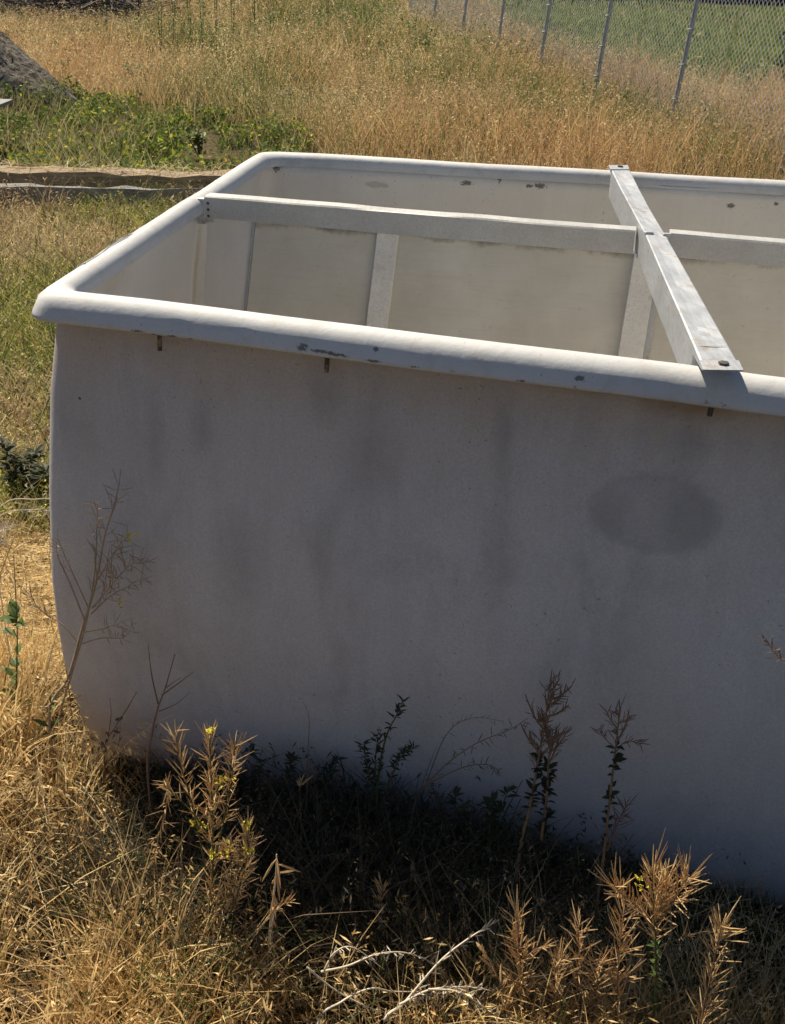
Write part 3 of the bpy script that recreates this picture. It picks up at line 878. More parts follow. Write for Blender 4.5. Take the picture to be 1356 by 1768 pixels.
def left_strip():
    vg = Veg()
    for n, y0, y1, x0, x1, sp in ((30000, 2.9, 7.4, -1.9, -.35, .24), (5000, 1.5, 3.0, -2.0, -.75, 0)):
        x, y = sample(n, x0, x1, y0, y1, 0)
        x = x - sp * (y - y0) * rng.random(n) * 1.3 + .12 * sp * (y - y0)
        keep = ~in_poly(x, y, TUB_POLY)
        x, y = x[keep], y[keep]; m = len(x)
        p = fbm(x * 1.6 + 4, y * 1.3 + 2)
        grn = rng.random(m) < np.clip((p - .38) * 3.4, .08, .8) * (y > 2.9)
        col = pick(STRAW, m) * 1.12; col[grn] = 1.25 * np.where(rng.random((grn.sum(), 1)) < .5, pick(YELG, grn.sum()), pick(GREEN, grn.sum()))
        h = (.07 + .14 * rng.random(m)) * (.7 + .5 * p)
        st = rng.random(m) < .05; h[st] *= 2.0; col[st] *= .55
        V, Q, T, C, tips, d = blades(np.c_[x, y, gz(x, y) - .01], h, rng.random(m) * 6.28, .2 + .9 * rng.random(m), .003 + .0035 * rng.random(m), col, 3, .1)
        vg.add(V, Q, T, C)
        sel = (rng.random(m) < .4)
        seedheads(vg, tips[sel], d[sel], col[sel] * 1.15, 3, .016, .005, .03, .4)
    # straw lying on and against the timbers
    n = 900
    x = -4.6 + 3.7 * rng.random(n); y = 7.42 + .046 * (x + 5.2) + rng.normal(size=n) * .10 - .35 * (rng.random(n) < .4); z = np.where(np.abs(y - 7.42 - .046 * (x + 5.2)) < .13, .24, .02 + .1 * rng.random(n))
    V, Q, T, C, tips, d = blades(np.c_[x, y, z], .02 + .05 * rng.random(n), rng.random(n) * 6.28, 2 + 4 * rng.random(n), .005 + .004 * rng.random(n), pick(STRAW, n), 3, .3)
    vg.add(V, Q, T, C)
    n = 700
    x = -4.6 + 3.7 * rng.random(n); y = 6.75 + .09 * (x + 5) - .18 * rng.random(n)
    V, Q, T, C, tips, d = blades(np.c_[x, y, gz(x, y)], .12 + .18 * rng.random(n) * (fbm(x * 4, y) > .5), rng.random(n) * 6.28, .2 + .6 * rng.random(n), .005 + .003 * rng.random(n), pick(RED, n), 3, .1)
    vg.add(V, Q, T, C)
    seedheads(vg, tips, d, pick(RED, n), 4, .03, .008, .06, .3)
    vg.build('mixed_grass', 'mixed green and straw coloured short grass left of the tub')
left_strip()

def field():
    vg = Veg(); lawn = Veg()
    heap = lambda x, y: heap_k(x, y) > .04
    def fence_side(x, y):   # > 0 beyond the fence
        return (x - .34) * (26.4 - 9.7) - (y - 20.6) * (.44 - 4.55)
    for n, y0, y1, x0, x1, sp, wd, hm, segs in ((16000, 3.75, 9, -.2, 2.6, .32, .004, .36, 3), (34000, 9, 14, -4.0, 4.4, .38, .0055, .46, 3), (44000, 14, 22, -5.8, 6.0, .40, .008, .50, 3), (42000, 22, 34, -9, 9, .42, .012, .52, 2), (30000, 34, 56, -14, 14, .45, .02, .5, 2)):
        x, y = sample(n, x0, x1, y0, y1, sp)
        keep = ~in_poly(x, y, TUB_POLY) & ~in_poly(x + .7 * (fbm(x * 2, y * 2) - .5), y + .9 * (fbm(x * 1.5 + 8, y * 1.5) - .5), CLOVER) & ~heap(x, y) & ~((y < 8.2) & (x < -1.0)) & ~((x > -11.5) & (x < -5.0) & (y > 21.8) & (y < 25.2))
        x, y = x[keep], y[keep]; m = len(x)
        beyond = (fence_side(x, y) > 22) & (y > 14.5) & (x > 2.1)
        p = fbm(x * .45 + 7, y * .35 + 1); q = fbm(x * 1.4, y * 1.1 + 6)
        col = np.where((q + .15 * (x > 1) * (y < 16) > .52)[:, None], pick(RED, m), pick(STRAW, m))
        near_f = np.exp(-(fence_side(x, y) / 17.2 + 1.0) ** 2 * .6) * (y > 8.5)
        grn = rng.random(m) < np.clip((p - .54) * 2.8, .05, .6) + .18 * (y > 17) + .38 * near_f * (fbm(x * 1.1 + 3, y * .9) > .42)
        col[grn] = pick(GREEN, grn.sum()) * 1.2
        far = np.clip((y - 14) / 30, 0, 1)
        h = hm * (.5 + .7 * rng.random(m)) * (.35 + 1.2 * q) * (.75 + .5 * p) * (1 + .25 * near_f)
        h = np.where(y < 9.5, h * np.clip((y - 3.2) / 5, .55, 1), h)
        az = rng.random(m) * 6.28
        # the lawn beyond the fence
        b = beyond
        if b.any():
            hb = .08 + .12 * rng.random(b.sum()); cb = pick(GREEN, b.sum()) * np.array([1.8, 1.75, 1.1]); y_ = rng.random(b.sum()) < .10; cb[y_] = pick(STRAW, y_.sum())
            V, Q, T, C, tips, d = blades(np.c_[x[b], y[b], gz(x[b], y[b]) - .01], hb, az[b], .5 + rng.random(b.sum()), wd * 2.4 * np.ones(b.sum()), cb, 2)
            lawn.add(V, Q, T, C)
        k = ~b; x, y, h, az, col = x[k], y[k], h[k], az[k], col[k]; m = len(x)
        V, Q, T, C, tips, d = blades(np.c_[x, y, gz(x, y) - .01], h, az, .15 + .75 * rng.random(m) ** 1.4, wd * (.5 + .9 * rng.random(m)), col * np.array([1.18, 1.10, .98]), segs, .05, 1.15)
        vg.add(V, Q, T, C)
        sel = rng.random(m) < .6
        seedheads(vg, tips[sel], d[sel], col[sel] * (.85 + .65 * rng.random((sel.sum(), 1))), 4 if y0 < 20 else 3, .008 + wd * 3.2, wd * 1.5, .12, .35)
    vg.build('dry_field_grass', 'tall golden brown dry grass filling the field behind the tub')
    # extra short blades close the lawn
    x, y = sample(26000, 2.6, 8.0, 15.0, 40.0, .36)
    keep = (fence_side(x, y) > 22); x, y = x[keep], y[keep]; m = len(x)
    V, Q, T, C, tips, d = blades(np.c_[x, y, gz(x, y) - .01], .07 + .12 * rng.random(m), rng.random(m) * 6.28, .5 + rng.random(m), .02 + .02 * rng.random(m), pick(GREEN, m) * np.array([1.9, 1.8, 1.1]), 2)
    lawn.add(V, Q, T, C)
    lawn.build('green_lawn', 'short green lawn beyond the wire mesh fence')
field()

def clover():
    vg = Veg()
    n = 80000
    x = -6.2 + 5.4 * rng.random(n); y = 7.5 + 5.4 * rng.random(n)
    keep = in_poly(x + .5 * (fbm(x * 2, y * 2) - .5), y + .9 * (fbm(x * 1.5 + 8, y * 1.5) - .5), CLOVER) & (fbm(x * 2.2, y * 2.2 + 3) > .36 + .16 * rng.random(n)) & (heap_k(x, y) < .12); x, y = x[keep], y[keep]; m = len(x)
    z = gz(x, y) + (.02 + .16 * rng.random(m)) * (.5 + fbm(x * 3, y * 3))
    d = rng.normal(size=(m, 3)); d[:, 2] = np.abs(d[:, 2]) * .6
    col = pick(GREEN, m) * np.array([1.6, 1.6, .9]); yy = rng.random(m) < .10 * (x > -3.2) + .03; col[yy] = pick(YELG, yy.sum()) * np.array([1.7, 1.6, .8])
    V, Q, C = flakes(np.c_[x, y, z], d, .025 + .03 * rng.random(m), .016 + .016 * rng.random(m), col)
    vg.add(V, Q, None, C)
    k = rng.random(m) < .35
    V, Q, T, C, tips, dd = blades(np.c_[x[k], y[k], gz(x[k], y[k]) - .01], .06 + .16 * rng.random(k.sum()), rng.random(k.sum()) * 6.28, .4 + .6 * rng.random(k.sum()), .006 + .004 * rng.random(k.sum()), pick(GREEN, k.sum()) * 1.5, 2)
    vg.add(V, Q, T, C)
    k = rng.random(m) < .06 + .16 * (fbm(x * 1.3 + 5, y * 1.3) > .58)
    V, Q, T, C, tips, dd = blades(np.c_[x[k], y[k], gz(x[k], y[k]) - .01], .10 + .3 * rng.random(k.sum()), rng.random(k.sum()) * 6.28, .2 + .6 * rng.random(k.sum()), .005 + .004 * rng.random(k.sum()), pick(STRAW, k.sum()), 3)
    vg.add(V, Q, T, C)
    vg.build('clover_patch', 'low green clover with yellow flecks behind the timbers', 'leaf')
clover()

# ------------------------------------------------------------------ single weeds
def bez(pts, n):
    """smooth polyline through points (Catmull-Rom)"""
    P = [np.asarray(p, float) for p in pts]; P = [2 * P[0] - P[1]] + P + [2 * P[-1] - P[-2]]; out = []
    for i in range(1, len(P) - 2):
        for k in range(n):
            t = k / n
            out.append(.5 * ((2 * P[i]) + (-P[i - 1] + P[i + 1]) * t + (2 * P[i - 1] - 5 * P[i] + 4 * P[i + 1] - P[i + 2]) * t * t + (-P[i - 1] + 3 * P[i] - 3 * P[i + 1] + P[i + 2]) * t ** 3))
    out.append(P[-2]); return out

def pod(mb, p, d, L, r, bend, rs):
    """slim curved seed pod on a short stalk"""
    d = d / np.linalg.norm(d); q = p + d * L * .22; mid = q + d * L * .4 + np.array([0, 0, bend * L * .5]); e = q + d * L * .78 + np.array([0, 0, bend * L])
    mb.tube([p, q], r * .45, 3, False); mb.tube([q, mid, e], [r * .8, r, r * .3], 4, False)

def along(path, f):
    f = max(0, min(1, f)) * (len(path) - 1); i = min(int(f), len(path) - 2); t = f - i
    return path[i] + (path[i + 1] - path[i]) * t, path[i + 1] - path[i]

def leaf(mb, p, d, L, wdt, rs):
    d = d / np.linalg.norm(d); s = np.cross(d, [rs.gauss(0, .3), rs.gauss(0, .3), 1]); s = s / (np.linalg.norm(s) + 1e-9); up = np.cross(s, d)
    m1 = p + d * L * .35; m2 = p + d * L * .7 - up * L * .04; e = p + d * L - up * L * .16
    mb.add([p, m1 - s * wdt / 2 + up * wdt * .2, m1, m1 + s * wdt / 2 + up * wdt * .2, m2 - s * wdt * .35 + up * wdt * .12, m2, m2 + s * wdt * .35 + up * wdt * .12, e],
           [(0, 1, 2), (0, 2, 3), (1, 4, 5, 2), (2, 5, 6, 3), (4, 7, 5), (5, 7, 6)])

def blossom(mb, p, rs, size=.008):
    for k in range(9):
        a = rs.random() * 6.28; d = np.array([math.cos(a), math.sin(a), .4 + rs.random()]); c0 = p + np.array([rs.gauss(0, 1), rs.gauss(0, 1), rs.gauss(0, .7)]) * size * .7
        leaf(mb, c0, d, size * (.8 + .5 * rs.random()), size * .7, rs)

def weed(name, label, cat, stems, seed, stem_m='dry_stem', pod_m='pod', rad=.0026, flowers=(), leaves=None, leaf_m='green_leaf', group=None, ground=True):
    """stems: list of dicts: path (world points, foot first), pods (from, to, count, length, spread), branches likewise"""
    rs = random.Random(seed)
    p0 = np.asarray(stems[0]['path'][0], float)
    foot = np.array([p0[0], p0[1], float(gz(p0[0], p0[1])) - .01]) if ground else p0
    root = empty(name, tuple(foot), label, cat, group)
    pods = MB(); lv = MB()
    for si, st in enumerate(stems):
        path = [np.asarray(p, float) for p in st['path']]
        if si == 0 and ground and path[0][2] > foot[2] + .03:
            path = [foot] + path
        path = bez(path, 6)
        r0 = st.get('r', rad)
        mb = MB(); mb.tube(path, [r0 * (1 - .7 * k / (len(path) - 1)) for k in range(len(path))], 5)
        mb.build('stem', M[st.get('mat', stem_m)], root, foot, smooth=True)
        tw = MB()
        def put(pth, f0, f1, n, L, ang, r, bend):
            n = int(n * 1.35)
            for k in range(n):
                f = f0 + (f1 - f0) * (k + rs.random() * .7) / n
                p, t = along(pth, f); t = t / (np.linalg.norm(t) + 1e-9)
                a = rs.random() * 6.28; o = np.cross(t, [math.cos(a), math.sin(a), .3]); o /= np.linalg.norm(o) + 1e-9
                g = ang * (.45 + 1.0 * rs.random())
                d = t * math.cos(g) + o * math.sin(g)
                pod(pods, p, d, L * (.65 + .85 * rs.random()), r * (.8 + .5 * rs.random()), bend + rs.gauss(0, .16), rs)
        if 'pods' in st:
            f0, f1, n, L, ang = st['pods']; put(path, f0, f1, n, L, ang, st.get('pr', .0013), st.get('bend', .1))
        if 'twigs' in st:                      # side twigs that carry pods of their own
            f0, f1, n, L, ang, np_, pl = st['twigs']
            for k in range(n):
                f = f0 + (f1 - f0) * (k + rs.random() * .6) / n
                p, t = along(path, f); t = t / np.linalg.norm(t)
                a = rs.random() * 6.28; o = np.cross(t, [math.cos(a), math.sin(a), .2]); o /= np.linalg.norm(o) + 1e-9
                d = t * math.cos(ang) + o * math.sin(ang); LL = L * (.6 + .8 * rs.random()) * (1.1 - .5 * (f - f0) / (f1 - f0 + 1e-6))
                tp = bez([p, p + d * LL * .5, p + d * LL + np.array([0, 0, LL * .25])], 4)
                tw.tube(tp, [r0 * .5] * (len(tp) - 1) + [r0 * .2], 4)
                if np_: put(tp, .15, 1, np_, pl, .75, st.get('pr', .0013), st.get('bend', .1))
        if tw.v: tw.build('twigs', M[st.get('mat', stem_m)], root, foot)['kind'] = 'stuff'
        if leaves and si < leaves.get('stems', 9):
            f0, f1, n, L, wd = leaves['spec']
            for k in range(n):
                p, t = along(path, f0 + (f1 - f0) * rs.random()); a = rs.random() * 6.28
                leaf(lv, p, np.array([math.cos(a), math.sin(a), .2 + .6 * rs.random()]), L * (.6 + .8 * rs.random()), wd * (.7 + .6 * rs.random()), rs)
    if pods.v: pods.build('seed_pods', M[pod_m], root, foot)['kind'] = 'stuff'
    if lv.v: lv.build('leaves', M[leaf_m], root, foot)['kind'] = 'stuff'
    for p in flowers:
        fb = MB(); blossom(fb, np.asarray(p), rs); fb.build('flower', M['flower'], root, foot)
    return root

def S(Y0, Y1, *px):
    n = len(px); return [at(x, y, Y0 + (Y1 - Y0) * k / max(1, n - 1)) for k, (x, y) in enumerate(px)]

def weeds():
    # tall dry mustard against the left corner of the tub
    Y = 1.75
    weed('dry_mustard', 'tall bare brown mustard skeleton at the left corner of the tub', 'weed', [
        dict(path=S(1.80, 1.72, (85, 1235), (118, 1170), (142, 1085), (165, 1010), (180, 930), (195, 880), (207, 832)), r=.0034, pods=(.50, 1, 26, .028, 1.0), pr=.0008),
        dict(path=S(1.79, 1.74, (105, 1225), (128, 1150), (150, 1070), (164, 985), (167, 915), (169, 868)), r=.0024, pods=(.6, 1, 12, .024, 1.0), pr=.0008),
        dict(path=S(1.77, 1.76, (148, 1075), (120, 1005), (100, 960), (98, 935)), r=.0017, pods=(.35, 1, 8, .022, .9), pr=.0008),
        dict(path=S(1.77, 1.76, (153, 1050), (128, 995), (108, 950), (100, 930)), r=.0014, pods=(.3, 1, 7, .022, .9), pr=.0007),
        dict(path=S(1.77, 1.70, (160, 1050), (185, 1020), (215, 985), (245, 960)), r=.0018, pods=(.2, 1, 24, .024, 1.0), pr=.0008, twigs=(.2, .9, 5, .05, .8, 6, .02)),
        dict(path=S(1.77, 1.72, (158, 1060), (190, 1030), (225, 1010), (250, 995)), r=.0015, pods=(.2, 1, 16, .024, 1.0), pr=.0008),
        dict(path=S(1.76, 1.70, (170, 1000), (200, 950), (222, 925)), r=.0015, pods=(.2, 1, 12, .024, 1.0), pr=.0008),
        dict(path=S(1.78, 1.72, (140, 1112), (175, 1102), (215, 1100), (230, 1075)), r=.0014, pods=(.4, 1, 14, .022, 1.0), pr=.0008),
        dict(path=S(1.78, 1.80, (135, 1110), (110, 1080), (80, 1060), (58, 1040)), r=.0014, pods=(.5, 1, 8, .02, .9), pr=.0008),
        dict(path=S(1.77, 1.72, (146, 1092), (180, 1085), (208, 1075)), r=.0012, pods=(.4, 1, 10, .022, 1.0), pr=.0007),
    ], 21, stem_m='tan_stem', pod_m='tan_stem', flowers=[at(221, 930, 1.70), at(209, 1044, 1.71)], leaves=dict(spec=(0, .25, 10, .03, .01), stems=1))
    weed('bare_twig', 'bare forked brown twig standing before the lower left wall', 'twig', [
        dict(path=S(1.62, 1.62, (255, 1330), (262, 1270), (272, 1225), (285, 1190), (302, 1130)), r=.0030),
        dict(path=S(1.62, 1.62, (273, 1215), (262, 1165), (256, 1112)), r=.0019),
        dict(path=S(1.62, 1.60, (280, 1200), (308, 1180), (334, 1160)), r=.0018),
        dict(path=S(1.62, 1.60, (286, 1188), (300, 1178), (312, 1170)), r=.0012),
        dict(path=S(1.62, 1.59, (275, 1228), (305, 1215), (328, 1195)), r=.0014)], 22)
    weed('budded_twig', 'small leaning twig with round dry buds at the left foot of the wall', 'twig', [
        dict(path=S(1.74, 1.70, (180, 1300), (200, 1255), (222, 1220), (236, 1195)), r=.0022, pods=(.2, .7, 5, .012, 1.2), pr=.0035),
        dict(path=S(1.74, 1.72, (186, 1280), (192, 1235), (190, 1205)), r=.0013),
        dict(path=S(1.72, 1.70, (185, 1318), (205, 1285), (208, 1240)), r=.0013)], 23, pod_m='dark_pod')
    # flowering mustard bush
    Yb = 1.30
    weed('flowering_mustard', 'bushy mustard with small yellow flowers and straw coloured pods in the sun', 'weed', [
        dict(path=S(1.33, 1.36, (365, 1700), (362, 1600), (368, 1480), (366, 1380), (362, 1275)), r=.0032, pods=(.28, 1, 150, .028, .85), pr=.00085, twigs=(.26, .85, 16, .055, .8, 11, .022)),
        dict(path=S(1.34, 1.36, (355, 1500), (335, 1400), (315, 1330), (302, 1262)), r=.0019, pods=(.25, 1, 44, .025, .8), pr=.001),
        dict(path=S(1.33, 1.30, (372, 1480), (392, 1390), (402, 1330), (406, 1285)), r=.0020, pods=(.2, 1, 60, .026, .8), pr=.00085),
        dict(path=S(1.32, 1.27, (372, 1640), (405, 1560), (425, 1490), (430, 1430)), r=.0022, pods=(.25, 1, 80, .026, .85), pr=.00085, twigs=(.3, .9, 8, .035, .8, 8, .02)),
        dict(path=S(1.33, 1.32, (360, 1440), (330, 1400), (300, 1372), (282, 1352)), r=.0015, pods=(.5, 1, 14, .022, .7), pr=.001),
        dict(path=S(1.32, 1.26, (368, 1600), (395, 1540), (398, 1480), (390, 1450)), r=.0016, pods=(.3, 1, 24, .022, .9), pr=.001),
    ], 24, stem_m='green_stem', flowers=[at(363, 1266, 1.36), at(390, 1351, 1.31), at(430, 1470, 1.26), at(426, 1427, 1.27), at(368, 1478, 1.31), at(345, 1426, 1.33), at(397, 1472, 1.27)], leaves=dict(spec=(.0, .30, 70, .026, .007), stems=1))
    weed('drooping_sprig', 'straw coloured drooping sprig left of the flowering mustard', 'weed', [
        dict(path=S(1.42, 1.42, (260, 1560), (270, 1470), (285, 1400), (296, 1340)), r=.0016, pods=(.4, 1, 28, .024, 2.3), pr=.0009, bend=-.3)], 25)
    # weeds in the shade before the wall
    Yd = 1.47
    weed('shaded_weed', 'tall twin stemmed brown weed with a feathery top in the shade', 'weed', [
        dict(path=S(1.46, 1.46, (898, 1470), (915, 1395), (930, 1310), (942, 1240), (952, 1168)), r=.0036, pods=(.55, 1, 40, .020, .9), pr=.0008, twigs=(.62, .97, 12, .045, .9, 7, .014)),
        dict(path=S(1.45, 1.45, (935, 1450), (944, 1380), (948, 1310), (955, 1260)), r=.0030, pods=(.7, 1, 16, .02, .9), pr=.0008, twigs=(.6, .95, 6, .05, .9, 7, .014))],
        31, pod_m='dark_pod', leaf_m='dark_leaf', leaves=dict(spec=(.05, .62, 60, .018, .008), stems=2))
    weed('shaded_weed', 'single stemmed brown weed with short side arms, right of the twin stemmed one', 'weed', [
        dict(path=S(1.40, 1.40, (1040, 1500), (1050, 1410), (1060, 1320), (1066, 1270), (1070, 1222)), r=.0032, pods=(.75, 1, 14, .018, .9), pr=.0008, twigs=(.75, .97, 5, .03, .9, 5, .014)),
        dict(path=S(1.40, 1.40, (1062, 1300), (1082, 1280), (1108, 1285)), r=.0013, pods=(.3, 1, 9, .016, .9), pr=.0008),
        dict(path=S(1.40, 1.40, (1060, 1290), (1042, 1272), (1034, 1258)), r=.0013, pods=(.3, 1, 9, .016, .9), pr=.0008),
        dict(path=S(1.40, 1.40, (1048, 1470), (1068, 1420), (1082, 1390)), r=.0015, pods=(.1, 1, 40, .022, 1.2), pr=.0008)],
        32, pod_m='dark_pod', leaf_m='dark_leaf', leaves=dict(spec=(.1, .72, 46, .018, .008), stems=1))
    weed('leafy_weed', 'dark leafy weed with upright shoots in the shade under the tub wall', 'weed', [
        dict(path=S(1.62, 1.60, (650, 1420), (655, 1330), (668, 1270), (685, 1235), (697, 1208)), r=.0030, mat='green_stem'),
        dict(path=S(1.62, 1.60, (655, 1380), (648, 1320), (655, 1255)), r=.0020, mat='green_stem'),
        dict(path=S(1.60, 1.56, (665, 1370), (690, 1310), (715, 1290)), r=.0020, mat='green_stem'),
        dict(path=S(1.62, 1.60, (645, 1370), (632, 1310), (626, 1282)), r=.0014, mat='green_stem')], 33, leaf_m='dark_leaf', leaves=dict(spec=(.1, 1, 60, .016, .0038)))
    weed('arching_stem', 'thin arching stems with fine dry tufts crossing the shaded wall', 'weed', [
        dict(path=S(1.58, 1.50, (715, 1395), (760, 1330), (820, 1285), (880, 1260), (912, 1240)), r=.0016, pods=(.3, .95, 24, .014, 1.2), pr=.0008),
        dict(path=S(1.60, 1.56, (730, 1370), (770, 1270), (815, 1240), (870, 1245)), r=.0012, pods=(.3, 1, 10, .012, 1), pr=.0006),
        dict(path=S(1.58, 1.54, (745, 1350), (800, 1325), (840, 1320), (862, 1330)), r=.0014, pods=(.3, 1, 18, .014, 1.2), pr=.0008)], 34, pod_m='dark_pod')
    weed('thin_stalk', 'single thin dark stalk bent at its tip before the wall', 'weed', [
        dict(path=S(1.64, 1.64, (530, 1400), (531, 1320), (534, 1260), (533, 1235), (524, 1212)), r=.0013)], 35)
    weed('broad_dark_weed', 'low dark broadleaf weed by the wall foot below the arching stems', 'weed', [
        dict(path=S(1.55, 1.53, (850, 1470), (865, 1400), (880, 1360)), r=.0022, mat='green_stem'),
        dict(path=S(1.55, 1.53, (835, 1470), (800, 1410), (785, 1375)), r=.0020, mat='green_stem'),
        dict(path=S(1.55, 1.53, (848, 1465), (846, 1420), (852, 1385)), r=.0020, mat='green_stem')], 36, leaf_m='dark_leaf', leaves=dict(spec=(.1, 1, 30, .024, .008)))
    weed('broad_dark_weed', 'low dark leafy weed at the wall foot between flowering mustard and thin stalk', 'weed', [
        dict(path=S(1.70, 1.68, (470, 1390), (455, 1330), (428, 1290)), r=.0018, mat='green_stem'),
        dict(path=S(1.70, 1.68, (480, 1390), (500, 1330), (505, 1305)), r=.0018, mat='green_stem'),
        dict(path=S(1.70, 1.68, (560, 1390), (565, 1340), (585, 1310)), r=.0018, mat='green_stem')], 37, leaf_m='dark_leaf', leaves=dict(spec=(.2, 1, 34, .018, .006)))
    # sunlit seed heads at the lower right
    weed('seeding_mustard', 'large golden mustard seed head on a green stem at lower right', 'weed', [
        dict(path=S(1.16, 1.16, (1128, 1760), (1132, 1660), (1130, 1580), (1126, 1500)), r=.0030, mat='green_stem', pods=(.60, 1, 60, .036, .75), pr=.00095),
        dict(path=S(1.16, 1.13, (1131, 1610), (1105, 1570), (1075, 1545), (1060, 1528)), r=.0016, pods=(.2, 1, 40, .033, .7), pr=.00095),
        dict(path=S(1.16, 1.14, (1131, 1605), (1160, 1560), (1180, 1530), (1188, 1515)), r=.0016, pods=(.15, 1, 50, .033, .8), pr=.00095),
        dict(path=S(1.16, 1.18, (1131, 1600), (1145, 1555), (1150, 1525)), r=.0016, pods=(.15, 1, 44, .033, .8), pr=.00095),
        dict(path=S(1.16, 1.12, (1132, 1640), (1160, 1625), (1190, 1612)), r=.0013, mat='green_stem', pods=(.75, 1, 8, .018, .9), pr=.0009)],
        41, leaves=dict(spec=(0, .6, 46, .014, .005), stems=1), flowers=[at(1106, 1527, 1.15)])
    weed('mustard_spike', 'narrow golden seed spike leaning right at the lower right corner', 'weed', [
        dict(path=S(1.10, 1.10, (1205, 1790), (1218, 1730), (1235, 1650), (1246, 1598)), r=.0022, pods=(.02, 1, 120, .032, .75), pr=.00095)], 42)
    weed('seeding_mustard', 'golden seed head directly left of the large green stemmed one', 'weed', [
        dict(path=S(1.17, 1.17, (1062, 1770), (1066, 1690), (1072, 1620), (1078, 1570)), r=.0022, pods=(.05, 1, 90, .033, .75), pr=.00095, twigs=(.1, .7, 7, .04, .8, 7, .028))], 43)
    weed('seeding_mustard', 'reddish seed head with a leafy brown stalk right of the white branch', 'weed', [
        dict(path=S(1.19, 1.19, (905, 1790), (902, 1710), (896, 1640), (893, 1575)), r=.0024, pods=(.40, 1, 60, .032, .7), pr=.00095, twigs=(.4, .8, 6, .035, .8, 6, .026)),
        dict(path=S(1.19, 1.18, (898, 1660), (925, 1640), (945, 1630)), r=.0014, pods=(.3, 1, 12, .024, .8), pr=.0009)], 44, leaves=dict(spec=(.0, .55, 16, .012, .007), stems=1), leaf_m='pod')
    weed('seeding_mustard', 'pale bushy seed head between the reddish one and the large one', 'weed', [
        dict(path=S(1.19, 1.19, (995, 1790), (998, 1700), (1000, 1640), (998, 1590)), r=.0020, pods=(.1, 1, 70, .030, .75), pr=.0009),
        dict(path=S(1.18, 1.16, (985, 1780), (960, 1700), (970, 1650)), r=.0016, pods=(.05, 1, 55, .030, .8), pr=.00085),
        dict(path=S(1.18, 1.16, (1005, 1780), (1030, 1710), (1028, 1660)), r=.0016, pods=(.05, 1, 55, .030, .8), pr=.00085)], 45)
    weed('seeding_mustard', 'small lone tawny seed head on a thin stalk in the dark grass', 'weed', [
        dict(path=S(1.36, 1.36, (640, 1690), (650, 1620), (656, 1570), (662, 1530)), r=.0017, pods=(.72, 1, 18, .026, .8), pr=.00095)], 46, leaves=dict(spec=(.3, .7, 14, .010, .008), stems=1), leaf_m='pod')
    weed('pale_sprig', 'stiff sprig with plump pale pods beside the white branch', 'weed', [
        dict(path=S(1.17, 1.17, (880, 1770), (868, 1710), (850, 1665), (832, 1640)), r=.0014, pods=(.1, 1, 16, .022, .6), pr=.0022)], 47)
    weed('bleached_branch', 'bleached white dry branch with short spines across the lower middle', 'branch', [
        dict(path=S(1.12, 1.26, (660, 1775), (700, 1730), (760, 1660), (810, 1620), (862, 1588)), r=.0030, pods=(.1, .95, 34, .016, 1.1), pr=.0010),
        dict(path=S(1.14, 1.20, (690, 1735), (740, 1710), (800, 1704), (862, 1712)), r=.0022, pods=(.1, 1, 40, .014, 1.3), pr=.0010),
        dict(path=S(1.14, 1.16, (740, 1708), (790, 1712), (830, 1735), (866, 1762)), r=.0018, pods=(.1, 1, 26, .014, 1.3), pr=.0009)], 48, stem_m='pale_stem', pod_m='pale_stem')
    weed('bleached_branch', 'bleached looping dry stem at the lower middle, left of the spiny branch', 'branch', [
        dict(path=S(1.10, 1.20, (548, 1775), (590, 1730), (640, 1707), (680, 1712), (735, 1712)), r=.0026),
        dict(path=S(1.16, 1.24, (555, 1678), (600, 1668), (650, 1648), (700, 1645), (755, 1664)), r=.0022, pods=(.35, 1, 26, .012, 1.3), pr=.0009),
        dict(path=S(1.16, 1.18, (560, 1676), (578, 1645), (610, 1636), (664, 1674)), r=.0018, pods=(.2, .7, 8, .012, 1.2), pr=.0009),
        dict(path=S(1.14, 1.14, (530, 1670), (580, 1710), (640, 1740), (690, 1752)), r=.0016)], 49, stem_m='pale_stem', pod_m='pale_stem')
    weed('wall_sprig', 'dry sprig reaching in at the right edge before the wall', 'weed', [
        dict(path=S(1.18, 1.18, (1390, 1600), (1400, 1300), (1372, 1160), (1345, 1135), (1318, 1100)), r=.0016, pods=(.75, 1, 12, .012, 1), pr=.0008)], 50, pod_m='dark_pod')
    weed('grass_tuft', 'pale folded grass head right of the flowering mustard', 'grass', [
        dict(path=S(1.28, 1.28, (462, 1690), (468, 1590), (476, 1520), (478, 1475)), r=.0030, mat='pale_stem', pods=(.3, 1, 16, .03, 2.6), pr=.002, bend=-.2),
        dict(path=S(1.28, 1.24, (466, 1640), (475, 1575), (500, 1555)), r=.0016, mat='pale_stem', pods=(.4, 1, 18, .026, .4), pr=.0009)], 51)
    weed('snapped_straw', 'tiny broken straw head caught in the dark grass', 'weed', [
        dict(path=S(1.55, 1.55, (520, 1420), (518, 1370), (517, 1352)), r=.0010, pods=(.8, 1, 7, .022, 1.2), pr=.00095)], 52)
    # left side plants
    weed('leafy_stalk', 'green broadleaf stalk at the left edge beside the straw', 'weed', [
        dict(path=S(1.95, 1.92, (22, 1290), (28, 1190), (30, 1100), (28, 1040), (24, 960)), r=.0026, mat='green_stem')], 61, leaves=dict(spec=(.05, .72, 30, .045, .022)))
    weed('arching_stem', 'two pale stems arching in from the left edge toward the wall', 'weed', [
        dict(path=S(2.10, 1.95, (-60, 1040), (-40, 930), (10, 868), (60, 862), (105, 862), (132, 880)), r=.0020, pods=(.7, 1, 8, .016, .8), pr=.0010),
        dict(path=S(2.05, 1.98, (-40, 930), (0, 890), (50, 880), (112, 885)), r=.0016, pods=(.55, 1, 34, .018, .7), pr=.0007)], 62, stem_m='pale_stem', pod_m='pale_stem')
